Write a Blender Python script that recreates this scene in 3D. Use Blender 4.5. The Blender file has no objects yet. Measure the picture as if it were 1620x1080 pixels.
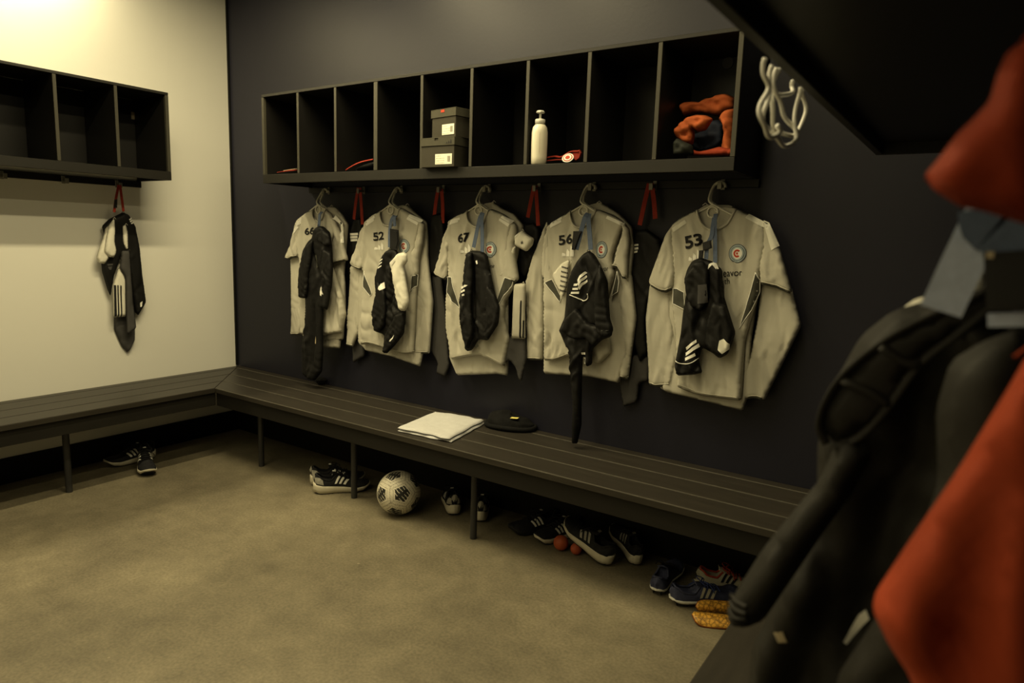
import bpy, bmesh, math, random
from mathutils import Vector, Matrix, noise
from mathutils.geometry import delaunay_2d_cdt
from mathutils.bvhtree import BVHTree

SC = bpy.context.scene
COL = SC.collection
PI = math.pi

# ------------------------------------------------------------------ camera
FPX, CX, CY = 1081.82, 810.0, 540.0
YAW, PIT, ROL = (math.radians(a) for a in (34.096, 8.651, 1.873))
CAM = Vector((0, 0, 1.41))
cy_, sy_, cp_, sp_, cr_, sr_ = math.cos(YAW), math.sin(YAW), math.cos(PIT), math.sin(PIT), math.cos(ROL), math.sin(ROL)
FWD = Vector((-sy_ * cp_, cy_ * cp_, -sp_))
R0 = Vector((cy_, sy_, 0)); U0 = R0.cross(FWD)
RIGHT = cr_ * R0 + sr_ * U0
UP = -sr_ * R0 + cr_ * U0
cam = bpy.data.cameras.new('camera'); camo = bpy.data.objects.new('camera', cam); COL.objects.link(camo)
M = Matrix(((RIGHT.x, UP.x, -FWD.x, 0), (RIGHT.y, UP.y, -FWD.y, 0), (RIGHT.z, UP.z, -FWD.z, CAM.z), (0, 0, 0, 1)))
camo.matrix_world = M
cam.sensor_fit = 'HORIZONTAL'; cam.sensor_width = 36.0; cam.lens = FPX / 1620 * 36
cam.clip_start = 0.02
cam.dof.use_dof = True; cam.dof.focus_distance = 3.0; cam.dof.aperture_fstop = 3.4
SC.camera = camo


def ray(px, py):
    return RIGHT * ((px - CX) / FPX) + UP * (-(py - CY) / FPX) + FWD


def aty(px, py, Y):
    d = ray(px, py); return CAM + d * ((Y - CAM.y) / d.y)


def atx(px, py, X):
    d = ray(px, py); return CAM + d * ((X - CAM.x) / d.x)


def atz(px, py, Z):
    d = ray(px, py); return CAM + d * ((Z - CAM.z) / d.z)


def zc(x0, y0, s, *pts):
    """points read off an enlarged view (origin x0,y0 and magnification s) -> photo coordinates"""
    return [(x0 + a / s, y0 + b / s) for a, b in pts]


# ------------------------------------------------------------------ materials
MATS = {}


def mat(name, col, rough=0.7, spec=0.3, noise_s=0, noise_a=0.0, bump=0.0, bump_s=200, metal=0.0, sheen=0.0, stretch=None):
    if name in MATS: return MATS[name]
    m = bpy.data.materials.new(name); m.use_nodes = True
    nt = m.node_tree; b = nt.nodes['Principled BSDF']
    b.inputs['Base Color'].default_value = (*col, 1)
    b.inputs['Roughness'].default_value = rough
    b.inputs['Specular IOR Level'].default_value = spec
    b.inputs['Metallic'].default_value = metal
    if sheen: b.inputs['Sheen Weight'].default_value = sheen
    tc = nt.nodes.new('ShaderNodeTexCoord'); mp = nt.nodes.new('ShaderNodeMapping')
    nt.links.new(tc.outputs['Object'], mp.inputs['Vector'])
    if stretch: mp.inputs['Scale'].default_value = stretch
    if noise_a:
        n = nt.nodes.new('ShaderNodeTexNoise'); n.inputs['Scale'].default_value = noise_s; n.inputs['Detail'].default_value = 6
        r = nt.nodes.new('ShaderNodeMapRange'); r.inputs['From Min'].default_value = .25; r.inputs['From Max'].default_value = .75
        r.inputs['To Min'].default_value = 1 - noise_a; r.inputs['To Max'].default_value = 1 + noise_a
        mx = nt.nodes.new('ShaderNodeVectorMath'); mx.operation = 'SCALE'; mx.inputs[0].default_value = col
        nt.links.new(mp.outputs[0], n.inputs['Vector']); nt.links.new(n.outputs['Fac'], r.inputs['Value'])
        nt.links.new(r.outputs[0], mx.inputs['Scale']); nt.links.new(mx.outputs[0], b.inputs['Base Color'])
    if bump:
        n2 = nt.nodes.new('ShaderNodeTexNoise'); n2.inputs['Scale'].default_value = bump_s; n2.inputs['Detail'].default_value = 3
        bp = nt.nodes.new('ShaderNodeBump'); bp.inputs['Strength'].default_value = bump; bp.inputs['Distance'].default_value = .002
        nt.links.new(mp.outputs[0], n2.inputs['Vector']); nt.links.new(n2.outputs['Fac'], bp.inputs['Height'])
        nt.links.new(bp.outputs[0], b.inputs['Normal'])
    MATS[name] = m
    return m


M_WALLL = mat('cream_wall_paint', (.80, .79, .73), .75, .2, 1.5, .02, .1, 60)
M_WALLB = mat('navy_wall_paint', (.0130, .0130, .0225), .45, .3, 2.0, .06, .15, 60)
M_CEIL = mat('ceiling_paint', (.32, .32, .31), .9, .1, 2, .02)
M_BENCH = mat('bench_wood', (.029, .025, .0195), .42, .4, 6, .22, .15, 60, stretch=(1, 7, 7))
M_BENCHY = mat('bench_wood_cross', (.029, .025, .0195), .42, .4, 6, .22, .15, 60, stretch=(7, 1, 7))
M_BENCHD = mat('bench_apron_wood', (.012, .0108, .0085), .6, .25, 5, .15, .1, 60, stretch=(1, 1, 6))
M_CUB = mat('cubby_laminate', (.0105, .0095, .0072), .5, .35, 7, .12, .08, 80)
M_CUBEDGE = mat('cubby_edge_lit', (.046, .043, .031), .5, .35, 7, .08)  # light falling on the front edges is put into this paler colour
M_CUBIN = mat('cubby_inside_laminate', (.0085, .008, .0075), .42, .3, 7, .1)
M_BLACKBASE = mat('black_rubber_base', (.006, .006, .006), .7, .2)
M_STEEL = mat('dark_steel', (.03, .03, .03), .4, .4)
M_HOOK = mat('hook_metal', (.25, .24, .2), .4, .5, metal=.6)
M_HANG = mat('white_plastic', (.80, .78, .68), .4, .4)
M_HANGB = mat('bright_white_plastic', (.93, .92, .85), .35, .5)
M_JERSEY = mat('white_jersey_cloth', (.53, .51, .43), .85, .15, 9, .05, .12, 350)
M_JERSEY2 = mat('cream_sleeve_cloth', (.54, .52, .44), .85, .15, 9, .05, .12, 350)
M_GREYCLOTH = mat('grey_cloth', (.065, .063, .062), .85, .15, 9, .1, .12, 350)
M_SIDE = mat('grey_side_panel_cloth', (.070, .070, .056), .85, .15, 30, .15)
M_BLACK = mat('black_cloth', (.0050, .0048, .0046), .6, .25, 12, .3, .15, 350)
M_BLACKS = mat('soft_black_cloth', (.0110, .0098, .0078), .65, .3, 6, .3, .12, 350)
M_STRIPE = mat('white_stripe_print', (.90, .89, .82), .7, .2)
M_STRIPEB = mat('pale_stripe_print', (.88, .87, .76), .7, .2)
M_INK = mat('black_print', (.012, .012, .013), .6, .2)
M_BLUEN = mat('pale_blue_webbing', (.52, .60, .80), .75, .2, 60, .1, .5, 300)
M_BLUE = mat('blue_webbing', (.115, .15, .235), .75, .2, 60, .1, .5, 300)
M_RED = mat('red_webbing', (.32, .035, .02), .7, .2, 60, .15, .4, 300)
M_BUCKLE = mat('black_buckle_plastic', (.012, .012, .013), .35, .4)
M_ORANGE = mat('orange_cloth', (.32, .045, .014), .8, .2, 8, .12, .12, 300)
M_ORANGEL = mat('bright_orange_cloth', (.46, .105, .030), .8, .2, 8, .12, .12, 300)
M_ORANGE2 = mat('deep_orange_cloth', (.26, .033, .010), .8, .2, 8, .15, .12, 300)
M_NAVY = mat('navy_cloth', (.022, .028, .05), .7, .25, 10, .2)
M_DKRED = mat('dark_red_cloth', (.16, .022, .012), .8, .2, 10, .2)
M_TOWEL = mat('white_towel_cloth', (.56, .56, .56), .95, .1, 40, .05, .9, 260)
M_KNIT = mat('black_knit', (.007, .007, .007), .9, .15, 30, .3, .8, 200)
M_CREAM = mat('cream_rubber', (.60, .56, .44), .6, .3, 20, .08)
M_WHITER = mat('white_rubber', (.70, .69, .62), .5, .35, 20, .06)
M_RUBBER = mat('black_rubber', (.012, .012, .012), .6, .3)
M_SHOEK = mat('black_shoe_mesh', (.012, .012, .014), .75, .25, 60, .4, .4, 300)
M_SHOEG = mat('grey_shoe_mesh', (.30, .29, .25), .75, .25, 80, .3, .4, 300)
M_SHOEB = mat('blue_shoe_knit', (.048, .054, .105), .6, .3, 60, .25, .3, 300)
M_SHOEW = mat('white_shoe_leather', (.50, .47, .36), .55, .3, 20, .1)
M_LACEB = mat('black_lace', (.014, .014, .016), .8, .15)
M_LACER = mat('red_lace', (.45, .06, .03), .7, .2)
M_LACEBL = mat('blue_lace', (.03, .045, .16), .7, .2)
M_SOCK = mat('white_sock_knit', (.74, .72, .62), .95, .1, 30, .06, .5, 300)
M_BOX = mat('dark_grey_card', (.046, .042, .031), .8, .2, 20, .08)
M_LABEL = mat('white_paper_label', (.85, .84, .70), .7, .2)
M_BOTTLE = mat('cream_bottle_plastic', (.74, .70, .56), .35, .45)
M_BALLO = mat('orange_rubber', (.42, .085, .03), .55, .35, 25, .12)
M_LBLUE = mat('light_blue_print', (.40, .48, .50), .7, .2)
M_REDP = mat('red_print', (.50, .06, .03), .7, .2)
M_YTAG = mat('yellow_tag', (.85, .75, .22), .6, .2)
M_BRASS = mat('pale_tag', (.5, .42, .28), .6, .3)


def floor_mat():
    m = bpy.data.materials.new('polished_concrete'); m.use_nodes = True
    nt = m.node_tree; b = nt.nodes['Principled BSDF']
    tc = nt.nodes.new('ShaderNodeTexCoord')
    n1 = nt.nodes.new('ShaderNodeTexNoise'); n1.inputs['Scale'].default_value = 1.6; n1.inputs['Detail'].default_value = 8; n1.inputs['Roughness'].default_value = .62
    n2 = nt.nodes.new('ShaderNodeTexNoise'); n2.inputs['Scale'].default_value = 90; n2.inputs['Detail'].default_value = 4
    n3 = nt.nodes.new('ShaderNodeTexNoise'); n3.inputs['Scale'].default_value = 11; n3.inputs['Detail'].default_value = 5
    vo = nt.nodes.new('ShaderNodeTexVoronoi'); vo.inputs['Scale'].default_value = 4.5; vo.inputs['Randomness'].default_value = 1
    for n in (n1, n2, n3, vo): nt.links.new(tc.outputs['Object'], n.inputs['Vector'])
    r1 = nt.nodes.new('ShaderNodeValToRGB'); e = r1.color_ramp.elements
    e[0].position = .34; e[0].color = (.118, .102, .069, 1); e[1].position = .66; e[1].color = (.215, .187, .125, 1)
    nt.links.new(n1.outputs['Fac'], r1.inputs['Fac'])
    r2 = nt.nodes.new('ShaderNodeMapRange'); r2.inputs['From Min'].default_value = .3; r2.inputs['From Max'].default_value = .7
    r2.inputs['To Min'].default_value = .82; r2.inputs['To Max'].default_value = 1.18
    nt.links.new(n2.outputs['Fac'], r2.inputs['Value'])
    r3 = nt.nodes.new('ShaderNodeMapRange'); r3.inputs['From Min'].default_value = .3; r3.inputs['From Max'].default_value = .7
    r3.inputs['To Min'].default_value = .88; r3.inputs['To Max'].default_value = 1.1
    nt.links.new(n3.outputs['Fac'], r3.inputs['Value'])
    mu = nt.nodes.new('ShaderNodeMath'); mu.operation = 'MULTIPLY'
    nt.links.new(r2.outputs[0], mu.inputs[0]); nt.links.new(r3.outputs[0], mu.inputs[1])
    sp = nt.nodes.new('ShaderNodeMath'); sp.operation = 'LESS_THAN'; sp.inputs[1].default_value = .028
    nt.links.new(vo.outputs['Distance'], sp.inputs[0])
    ad = nt.nodes.new('ShaderNodeMath'); ad.operation = 'MULTIPLY_ADD'; ad.inputs[1].default_value = .55
    nt.links.new(sp.outputs[0], ad.inputs[0]); nt.links.new(mu.outputs[0], ad.inputs[2])
    vs = nt.nodes.new('ShaderNodeVectorMath'); vs.operation = 'SCALE'
    nt.links.new(r1.outputs['Color'], vs.inputs[0]); nt.links.new(ad.outputs[0], vs.inputs['Scale'])
    nt.links.new(vs.outputs[0], b.inputs['Base Color'])
    b.inputs['Roughness'].default_value = .55; b.inputs['Specular IOR Level'].default_value = .3
    bp = nt.nodes.new('ShaderNodeBump'); bp.inputs['Strength'].default_value = .15; bp.inputs['Distance'].default_value = .002
    nt.links.new(n2.outputs['Fac'], bp.inputs['Height']); nt.links.new(bp.outputs[0], b.inputs['Normal'])
    return m


M_FLOOR = floor_mat()

# ------------------------------------------------------------------ object helpers
WM = {}          # world matrices of the empties


def tag(o, label=None, cat=None, group=None, kind=None):
    if label: o['label'] = label
    if cat: o['category'] = cat
    if group: o['group'] = group
    if kind: o['kind'] = kind
    return o


def thing(name, label, cat, loc=(0, 0, 0), rot=(0, 0, 0), group=None):
    o = bpy.data.objects.new(name, None); COL.objects.link(o)
    o.location = loc; o.rotation_euler = rot; o.empty_display_size = .05
    WM[o.name] = Matrix.Translation(Vector(loc)) @ __import__('mathutils').Euler(rot).to_matrix().to_4x4()
    return tag(o, label, cat, group)


def raw(name, verts, faces, m, parent=None, smooth=False, local=False, mats=None, fm=None):
    me = bpy.data.meshes.new(name)
    vs = [Vector(v) for v in verts]
    if parent is not None:
        W = WM.get(parent.name)
        if W is None: W = Matrix()
        if not local:
            inv = W.inverted(); vs = [inv @ v for v in vs]
    me.from_pydata([tuple(v) for v in vs], [], [tuple(f) for f in faces])
    for x in (mats or [m]): me.materials.append(x)
    if fm:
        for p, k in zip(me.polygons, fm): p.material_index = k
    if smooth:
        for p in me.polygons: p.use_smooth = True
    me.update()
    o = bpy.data.objects.new(name, me); COL.objects.link(o)
    if parent is not None:
        o.parent = parent
        # a sub-part's frame: a part's own matrix is identity, so it shares its thing's frame
        WM[o.name] = WM.get(parent.name, Matrix())
    else:
        WM[o.name] = Matrix()
    return o


class MB:
    def __init__(s): s.v = []; s.f = []

    def add(s, v, f):
        n = len(s.v); s.v += [Vector(x) for x in v]; s.f += [tuple(i + n for i in q) for q in f]; return s

    def box(s, lo, hi, bev=0.0, seg=1):
        bm = bmesh.new(); bmesh.ops.create_cube(bm, size=1)
        for v in bm.verts:
            v.co = Vector([lo[i] + (v.co[i] + .5) * (hi[i] - lo[i]) for i in range(3)])
        if bev: bmesh.ops.bevel(bm, geom=bm.edges[:], offset=bev, segments=seg, affect='EDGES', profile=.5)
        bm.verts.index_update()
        s.add([v.co.copy() for v in bm.verts], [[v.index for v in f.verts] for f in bm.faces]); bm.free(); return s

    def tube(s, pts, r, n=8, closed=False, flat=1.0, up=None):
        pts = [Vector(p) for p in pts]; N = len(pts); rings = []
        ref = None
        for i, p in enumerate(pts):
            a = pts[(i - 1) % N] if (closed or i > 0) else p
            b = pts[(i + 1) % N] if (closed or i < N - 1) else p
            t = (b - a).normalized()
            if up is not None:
                x = Vector(up).cross(t)
                x = x.normalized() if x.length > 1e-6 else Vector((1, 0, 0))
            else:
                if ref is None:
                    ref = t.orthogonal().normalized()
                ref = (ref - t * ref.dot(t)).normalized(); x = ref
            y = t.cross(x).normalized()
            rr = r[i] if isinstance(r, (list, tuple)) else r
            rings.append([p + x * math.cos(2 * PI * k / n) * rr + y * math.sin(2 * PI * k / n) * rr * flat for k in range(n)])
        v = [q for R in rings for q in R]; f = []
        for i in range(N if closed else N - 1):
            j = (i + 1) % N
            for k in range(n):
                f.append((i * n + k, i * n + (k + 1) % n, j * n + (k + 1) % n, j * n + k))
        if not closed:
            f.append(tuple(range(n))[::-1]); f.append(tuple((N - 1) * n + k for k in range(n)))
        return s.add(v, f)

    def lathe(s, prof, n=32, c=(0, 0, 0)):
        v = []; f = []
        for r, z in prof:
            for k in range(n):
                a = 2 * PI * k / n; v.append((c[0] + r * math.cos(a), c[1] + r * math.sin(a), c[2] + z))
        for i in range(len(prof) - 1):
            for k in range(n):
                f.append((i * n + k, i * n + (k + 1) % n, (i + 1) * n + (k + 1) % n, (i + 1) * n + k))
        f.append(tuple(range(n))[::-1]); f.append(tuple((len(prof) - 1) * n + k for k in range(n)))
        return s.add(v, f)

    def build(s, name, m, parent=None, smooth=False, local=False):
        return raw(name, s.v, s.f, m, parent, smooth, local)


def spline(pts, n=6, closed=False):
    """Catmull-Rom through the points (any dimension)"""
    P = [Vector(p) for p in pts]; N = len(P); out = []
    for i in range(N if closed else N - 1):
        p1 = P[i]; p2 = P[(i + 1) % N]
        p0 = P[(i - 1) % N] if (closed or i > 0) else p1
        p3 = P[(i + 2) % N] if (closed or i < N - 2) else p2
        for k in range(n):
            t = k / n
            out.append(.5 * ((2 * p1) + (p2 - p0) * t + (2 * p0 - 5 * p1 + 4 * p2 - p3) * t * t + (3 * p1 - p0 - 3 * p2 + p3) * t ** 3))
    if not closed: out.append(P[-1])
    return out


# ------------------------------------------------------------------ cloth
class Frame:
    """a vertical hanging plane: u along it, z up, n towards the room"""

    def __init__(s, axis, pos):
        s.axis, s.pos = axis, pos
        if axis == 'y': s.u = Vector((1, 0, 0)); s.n = Vector((0, -1, 0)); s.o = Vector((0, pos, 0))
        elif axis == 'x': s.u = Vector((0, 1, 0)); s.n = Vector((1, 0, 0)); s.o = Vector((pos, 0, 0))
        elif axis == '-x': s.u = Vector((0, -1, 0)); s.n = Vector((-1, 0, 0)); s.o = Vector((pos, 0, 0))

    def px(s, pts, out=0.0):
        r = []
        for p in pts:
            if s.axis == 'y': w = aty(p[0], p[1], s.pos - out)
            else: w = atx(p[0], p[1], s.pos + s.n.x * out)
            r.append(Vector(((w - s.o).dot(s.u), w.z)))
        return r

    def at(s, u, z, h): return s.o + s.u * u + Vector((0, 0, z)) + s.n * h


def area2(P): return sum(P[i - 1].x * P[i].y - P[i].x * P[i - 1].y for i in range(len(P))) / 2


def resample(P, step, closed=True):
    out = []
    N = len(P)
    for i in range(N if closed else N - 1):
        a = P[i]; b = P[(i + 1) % N]; L = (b - a).length
        k = max(1, int(round(L / step)))
        for j in range(k): out.append(a.lerp(b, j / k))
    if not closed: out.append(P[-1])
    return out


def soften(P, r=.16):
    """one corner-cutting pass that keeps the outline's character"""
    out = []
    N = len(P)
    for i in range(N):
        a = P[i - 1]; b = P[i]; c = P[(i + 1) % N]
        out.append(b.lerp(a, min(r, .007 / max(1e-6, (a - b).length)) if (a - b).length > .02 else r))
        out.append(b.lerp(c, min(r, .007 / max(1e-6, (c - b).length)) if (c - b).length > .02 else r))
    return out


def inside(P, x, y):
    c = False; n = len(P); j = n - 1
    for i in range(n):
        a = P[i]; b = P[j]
        if (a.y > y) != (b.y > y) and x < (b.x - a.x) * (y - a.y) / (b.y - a.y) + a.x: c = not c
        j = i
    return c


def segd(px, py, a, b):
    dx = b.x - a.x; dy = b.y - a.y; L = dx * dx + dy * dy
    t = 0 if L < 1e-12 else max(0, min(1, ((px - a.x) * dx + (py - a.y) * dy) / L))
    ex = a.x + dx * t - px; ey = a.y + dy * t - py
    return math.sqrt(ex * ex + ey * ey)


def polyd(P, x, y): return min(segd(x, y, P[i - 1], P[i]) for i in range(len(P)))


def folds_fn(amp, lam, ang, seed, rough=.5, sag=0.0):
    ca, sa = math.cos(ang), math.sin(ang)

    def f(u, z):
        n = noise.noise(Vector((u * 3.1 + seed, z * 2.3, seed * 1.7)))
        n2 = noise.noise(Vector((u * 9 + seed * 2.1, z * 6.0, seed)))
        q = (u * ca + z * sa) / lam + 1.1 * n + seed * 3.3
        v = abs(math.sin(PI * q)) ** .75
        n3 = noise.noise(Vector((u * 5 - seed, z * 5 + seed * 2, 3.3)))
        # slanting drape folds and fine vertical wrinkles, both only in places
        d = abs(math.sin(PI * ((u * .55 * (1 if n3 > 0 else -1) + z) / (lam * 1.1) + 1.6 * n + .8 * n2))) ** .7 * max(0, n3 + .15)
        w = abs(math.sin(PI * (u / (lam * .33) + 1.5 * n2 + z * 2))) * max(0, .25 - n3)
        return amp * ((1 - rough) * v * (0.6 + .6 * n) + rough * (.5 + .7 * n2) + .75 * d + .38 * w)
    return f


def cloth(name, frame, poly, t, m, parent, neck=None, res=.014, rim=.02, folds=None, seed=0.0, creases=(), base=0.0, tilt=None, auto=None):
    """A hanging piece of cloth: outline (u,z), closed back sheet in the plane, bulging folded front sheet.
    Returns (object, height function)."""
    P = poly[:]
    if area2(P) < 0: P = P[::-1]
    P = resample(soften(P), res)
    lo = Vector((min(p.x for p in P), min(p.y for p in P))); hi = Vector((max(p.x for p in P), max(p.y for p in P)))
    nb = len(P); pts = P[:]
    NL = None
    if neck:
        NL = resample(neck, res, closed=False)
    y = lo.y + res * .5; row = 0
    rnd = random.Random(int(seed * 100) + 7)
    while y < hi.y:
        x = lo.x + (res * .5 if row % 2 else 0)
        while x < hi.x:
            if inside(P, x, y) and polyd(P, x, y) > res * .6:
                if not NL or min((q - Vector((x, y))).length for q in NL) > res * .55:
                    pts.append(Vector((x + rnd.uniform(-1, 1) * res * .1, y + rnd.uniform(-1, 1) * res * .1)))
            x += res
        y += res * .866; row += 1
    edges = [(i, (i + 1) % nb) for i in range(nb)]
    if NL:
        k0 = len(pts)
        pts += [q for q in NL if inside(P, q.x, q.y)]
        edges += [(i, i + 1) for i in range(k0, len(pts) - 1)]
    co, ed, fa, ov, oe, of = delaunay_2d_cdt(pts, edges, [list(range(nb))], 1, 1e-6)
    ff = folds or folds_fn(.006, .06, 0, seed)
    creases = list(creases)
    if auto:
        na, dep, wid, spread = auto
        rc = random.Random(int(seed * 37) + 3); tries = 0
        while na > 0 and tries < 400:
            tries += 1
            a = Vector((rc.uniform(lo.x, hi.x), rc.uniform(lo.y, hi.y)))
            if not inside(P, a.x, a.y): continue
            an = -PI / 2 + rc.uniform(-spread, spread); ln = rc.uniform(.06, .2) * min(1, (hi.y - lo.y) / .4)
            b = a + Vector((math.cos(an), math.sin(an))) * ln
            m2 = (a + b) / 2 + Vector((rc.uniform(-.012, .012), rc.uniform(-.012, .012)))
            creases.append(([a, m2, b], wid * rc.uniform(.7, 1.5), dep * rc.choice((-1, -1, 1, .7)) * rc.uniform(.5, 1.1))); na -= 1

    def h(u, z):
        d = polyd(P, u, z) if inside(P, u, z) else 0.0
        e = 1 - math.exp(-d / rim)
        v = base + t * e + ff(u, z) * min(1, d / (rim * 1.2))
        for line, w, dep in creases:
            dd = min(segd(u, z, line[i], line[i + 1]) for i in range(len(line) - 1))
            if dd > 3 * w: continue
            # creases fade out towards their two ends
            e2 = min((line[0] - Vector((u, z))).length, (line[-1] - Vector((u, z))).length)
            v += dep * math.exp(-(dd / w) ** 2) * min(1, d / rim) * min(1, .25 + e2 / .05)
        if tilt: v += tilt(u, z)
        return max(v, .0008)
    bound = set()
    for i, p in enumerate(co):
        if polyd(P, p.x, p.y) < 1e-5: bound.add(i)
    verts = []; fr = {}; bk = {}
    for i, p in enumerate(co):
        if i in bound:
            hb = tilt(p.x, p.y) if tilt else 0.0
            fr[i] = bk[i] = len(verts); verts.append(frame.at(p.x, p.y, .001 + base + hb))
        else:
            fr[i] = len(verts); verts.append(frame.at(p.x, p.y, h(p.x, p.y)))
            bk[i] = len(verts); verts.append(frame.at(p.x, p.y, 0.0 + base + (tilt(p.x, p.y) if tilt else 0)))
    faces = []
    nk = (neck + [Vector((neck[-1].x, hi.y + .1)), Vector((neck[0].x, hi.y + .1))]) if neck else None
    for f in fa:
        c = sum((co[i] for i in f), Vector((0, 0))) / len(f)
        if not inside(P, c.x, c.y): continue
        A = area2([co[i] for i in f])
        f = list(f) if A > 0 else list(f)[::-1]
        if not (nk and inside(nk, c.x, c.y)): faces.append([fr[i] for i in f])
        if len({bk[i] for i in f}) == len(f) and not all(i in bound for i in f):
            faces.append([bk[i] for i in f][::-1])
    o = raw(name, verts, faces, m, parent, smooth=True)
    return o, h


def drape(name, frame, poly, h, m, parent, off=.0018, res=.008):
    P = poly[:]
    if area2(P) < 0: P = P[::-1]
    P = resample(P, res); nb = len(P); pts = P[:]
    lo = Vector((min(p.x for p in P), min(p.y for p in P))); hi = Vector((max(p.x for p in P), max(p.y for p in P)))
    y = lo.y + res * .5
    while y < hi.y:
        x = lo.x + res * .5
        while x < hi.x:
            if inside(P, x, y) and polyd(P, x, y) > res * .5: pts.append(Vector((x, y)))
            x += res
        y += res
    co, ed, fa, *_ = delaunay_2d_cdt(pts, [(i, (i + 1) % nb) for i in range(nb)], [list(range(nb))], 1, 1e-6)
    F = []
    for f in fa:
        c = sum((co[i] for i in f), Vector((0, 0))) / len(f)
        if inside(P, c.x, c.y): F.append(list(f) if area2([co[i] for i in f]) > 0 else list(f)[::-1])
    return raw(name, [frame.at(p.x, p.y, h(p.x, p.y) + off) for p in co], F, m, parent, smooth=True)


def text_tris(s, bold=0.0):
    cu = bpy.data.curves.new('glyphs', 'FONT'); cu.body = s; cu.size = 1; cu.offset = bold; cu.resolution_u = 4
    to = bpy.data.objects.new('glyphs', cu); COL.objects.link(to)
    bpy.context.view_layer.update()
    dg = bpy.context.evaluated_depsgraph_get()
    me = bpy.data.meshes.new_from_object(to.evaluated_get(dg))
    bm = bmesh.new(); bm.from_mesh(me)
    bmesh.ops.triangulate(bm, faces=bm.faces[:])
    bmesh.ops.remove_doubles(bm, verts=bm.verts[:], dist=1e-4)
    for _ in range(2):
        long = [e for e in bm.edges if e.calc_length() > .22]
        if long: bmesh.ops.subdivide_edges(bm, edges=long, cuts=1); bmesh.ops.triangulate(bm, faces=bm.faces[:])
    bm.verts.index_update()
    v = [Vector((a.co.x, a.co.y)) for a in bm.verts]; f = [[a.index for a in q.verts] for q in bm.faces]
    bm.free(); bpy.data.objects.remove(to); bpy.data.curves.remove(cu); bpy.data.meshes.remove(me)
    x0 = min(a.x for a in v); x1 = max(a.x for a in v); y0 = min(a.y for a in v); y1 = max(a.y for a in v)
    return [Vector(((a.x - x0) / (x1 - x0), (a.y - y0) / (y1 - y0))) for a in v], f


def lettering(name, s, frame, quad, h, m, parent, bold=.02, off=.0025):
    """writing stretched over the quad (bottom left, bottom right, top right, top left) in (u,z)"""
    v, f = text_tris(s, bold)
    a, b, c, d = quad
    P = [a.lerp(b, q.x).lerp(d.lerp(c, q.x), q.y) for q in v]
    return raw(name, [frame.at(p.x, p.y, h(p.x, p.y) + off) for p in P], f, m, parent)


def ring(c, r, n=28, a0=0, a1=2 * PI, ry=None):
    return [Vector((c.x + r * math.cos(a0 + (a1 - a0) * k / n), c.y + (ry or r) * math.sin(a0 + (a1 - a0) * k / n))) for k in range(n + (0 if a1 - a0 > 6.2 else 1))]


def ribbon(name, pts, w, m, parent, th=.0012, side=None):
    """a strap: centre line of world points, width vector per run"""
    pts = [Vector(p) for p in pts]; v = []; f = []
    for i, p in enumerate(pts):
        t = (pts[min(i + 1, len(pts) - 1)] - pts[max(i - 1, 0)]).normalized()
        n = Vector(side) if side else Vector((0, -1, 0))
        x = t.cross(n).normalized(); nn = x.cross(t).normalized()
        ww = w[i] if isinstance(w, (list, tuple)) else w
        for sx, sn in ((-1, -1), (1, -1), (1, 1), (-1, 1)): v.append(p + x * sx * ww / 2 + nn * sn * th)
    for i in range(len(pts) - 1):
        for k in range(4): f.append((i * 4 + k, i * 4 + (k + 1) % 4, i * 4 + 4 + (k + 1) % 4, i * 4 + 4 + k))
    f.append((3, 2, 1, 0)); n = len(pts) * 4; f.append((n - 4, n - 3, n - 2, n - 1))
    return raw(name, v, f, m, parent)


# ------------------------------------------------------------------ the room
XL, XR, YB, YF, ZC = -4.25, .10, 2.835, -2.4, 2.95


def struct(name, lo, hi, m):
    return tag(MB().box(lo, hi).build(name, m), kind='structure')


struct('floor', (XL - .1, YF - .1, -.1), (XR + .1, YB + .1, 0), M_FLOOR)
struct('wall_left', (XL - .1, YF - .1, 0), (XL, YB + .1, ZC), M_WALLL)
struct('wall_back', (XL, YB, 0), (XR + .1, YB + .1, ZC), M_WALLB)
struct('wall_right', (XR, YF - .1, 0), (XR + .1, YB, ZC), M_WALLB)
struct('wall_front', (XL, YF - .1, 0), (XR, YF, ZC), M_WALLL)
struct('ceiling', (XL - .1, YF - .1, ZC), (XR + .1, YB + .1, ZC + .1), M_CEIL)
struct('baseboard_left', (XL, YF, 0), (XL + .014, YB, .14), M_BLACKBASE)
struct('baseboard_back', (XL + .014, YB - .014, 0), (XR, YB, .135), M_BLACKBASE)
struct('baseboard_right', (XR - .014, YF, 0), (XR, YB - .014, .135), M_BLACKBASE)
struct('trim_1', (XL, YB - .012, .462), (XL + .012, YB, ZC), M_BLACKBASE)

# ------------------------------------------------------------------ benches
ZB = .46
BF_Y, BF_X, BF_R = 2.322, -3.712, -.427      # front edges of the three seats
LINES = [0, .145, .297, .449, .513]          # slat joints from the front edge


M_EDGE = mat('slat_edge_highlight', (.060, .054, .042), .4, .45, 30, .2)  # paler bevel colour paints the highlight along the slat edges


def prism(P, z0, z1, bev=.0038):
    bm = bmesh.new()
    vs = [bm.verts.new((p[0], p[1], z0)) for p in P]; f = bm.faces.new(vs)
    if f.normal.z > 0: f.normal_flip()
    r = bmesh.ops.extrude_face_region(bm, geom=[f])
    for v in r['geom']:
        if isinstance(v, bmesh.types.BMVert): v.co.z = z1
    bmesh.ops.recalc_face_normals(bm, faces=bm.faces[:])
    if bev:
        bmesh.ops.bevel(bm, geom=[e for e in bm.edges if all(abs(v.co.z - z1) < 1e-5 for v in e.verts)], offset=bev, segments=2, affect='EDGES', profile=.5)
    bm.verts.index_update()
    bm.normal_update()
    global PF
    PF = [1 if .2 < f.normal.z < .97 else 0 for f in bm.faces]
    r = ([v.co.copy() for v in bm.verts], [[v.index for v in q.verts] for q in bm.faces]); bm.free(); return r


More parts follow.
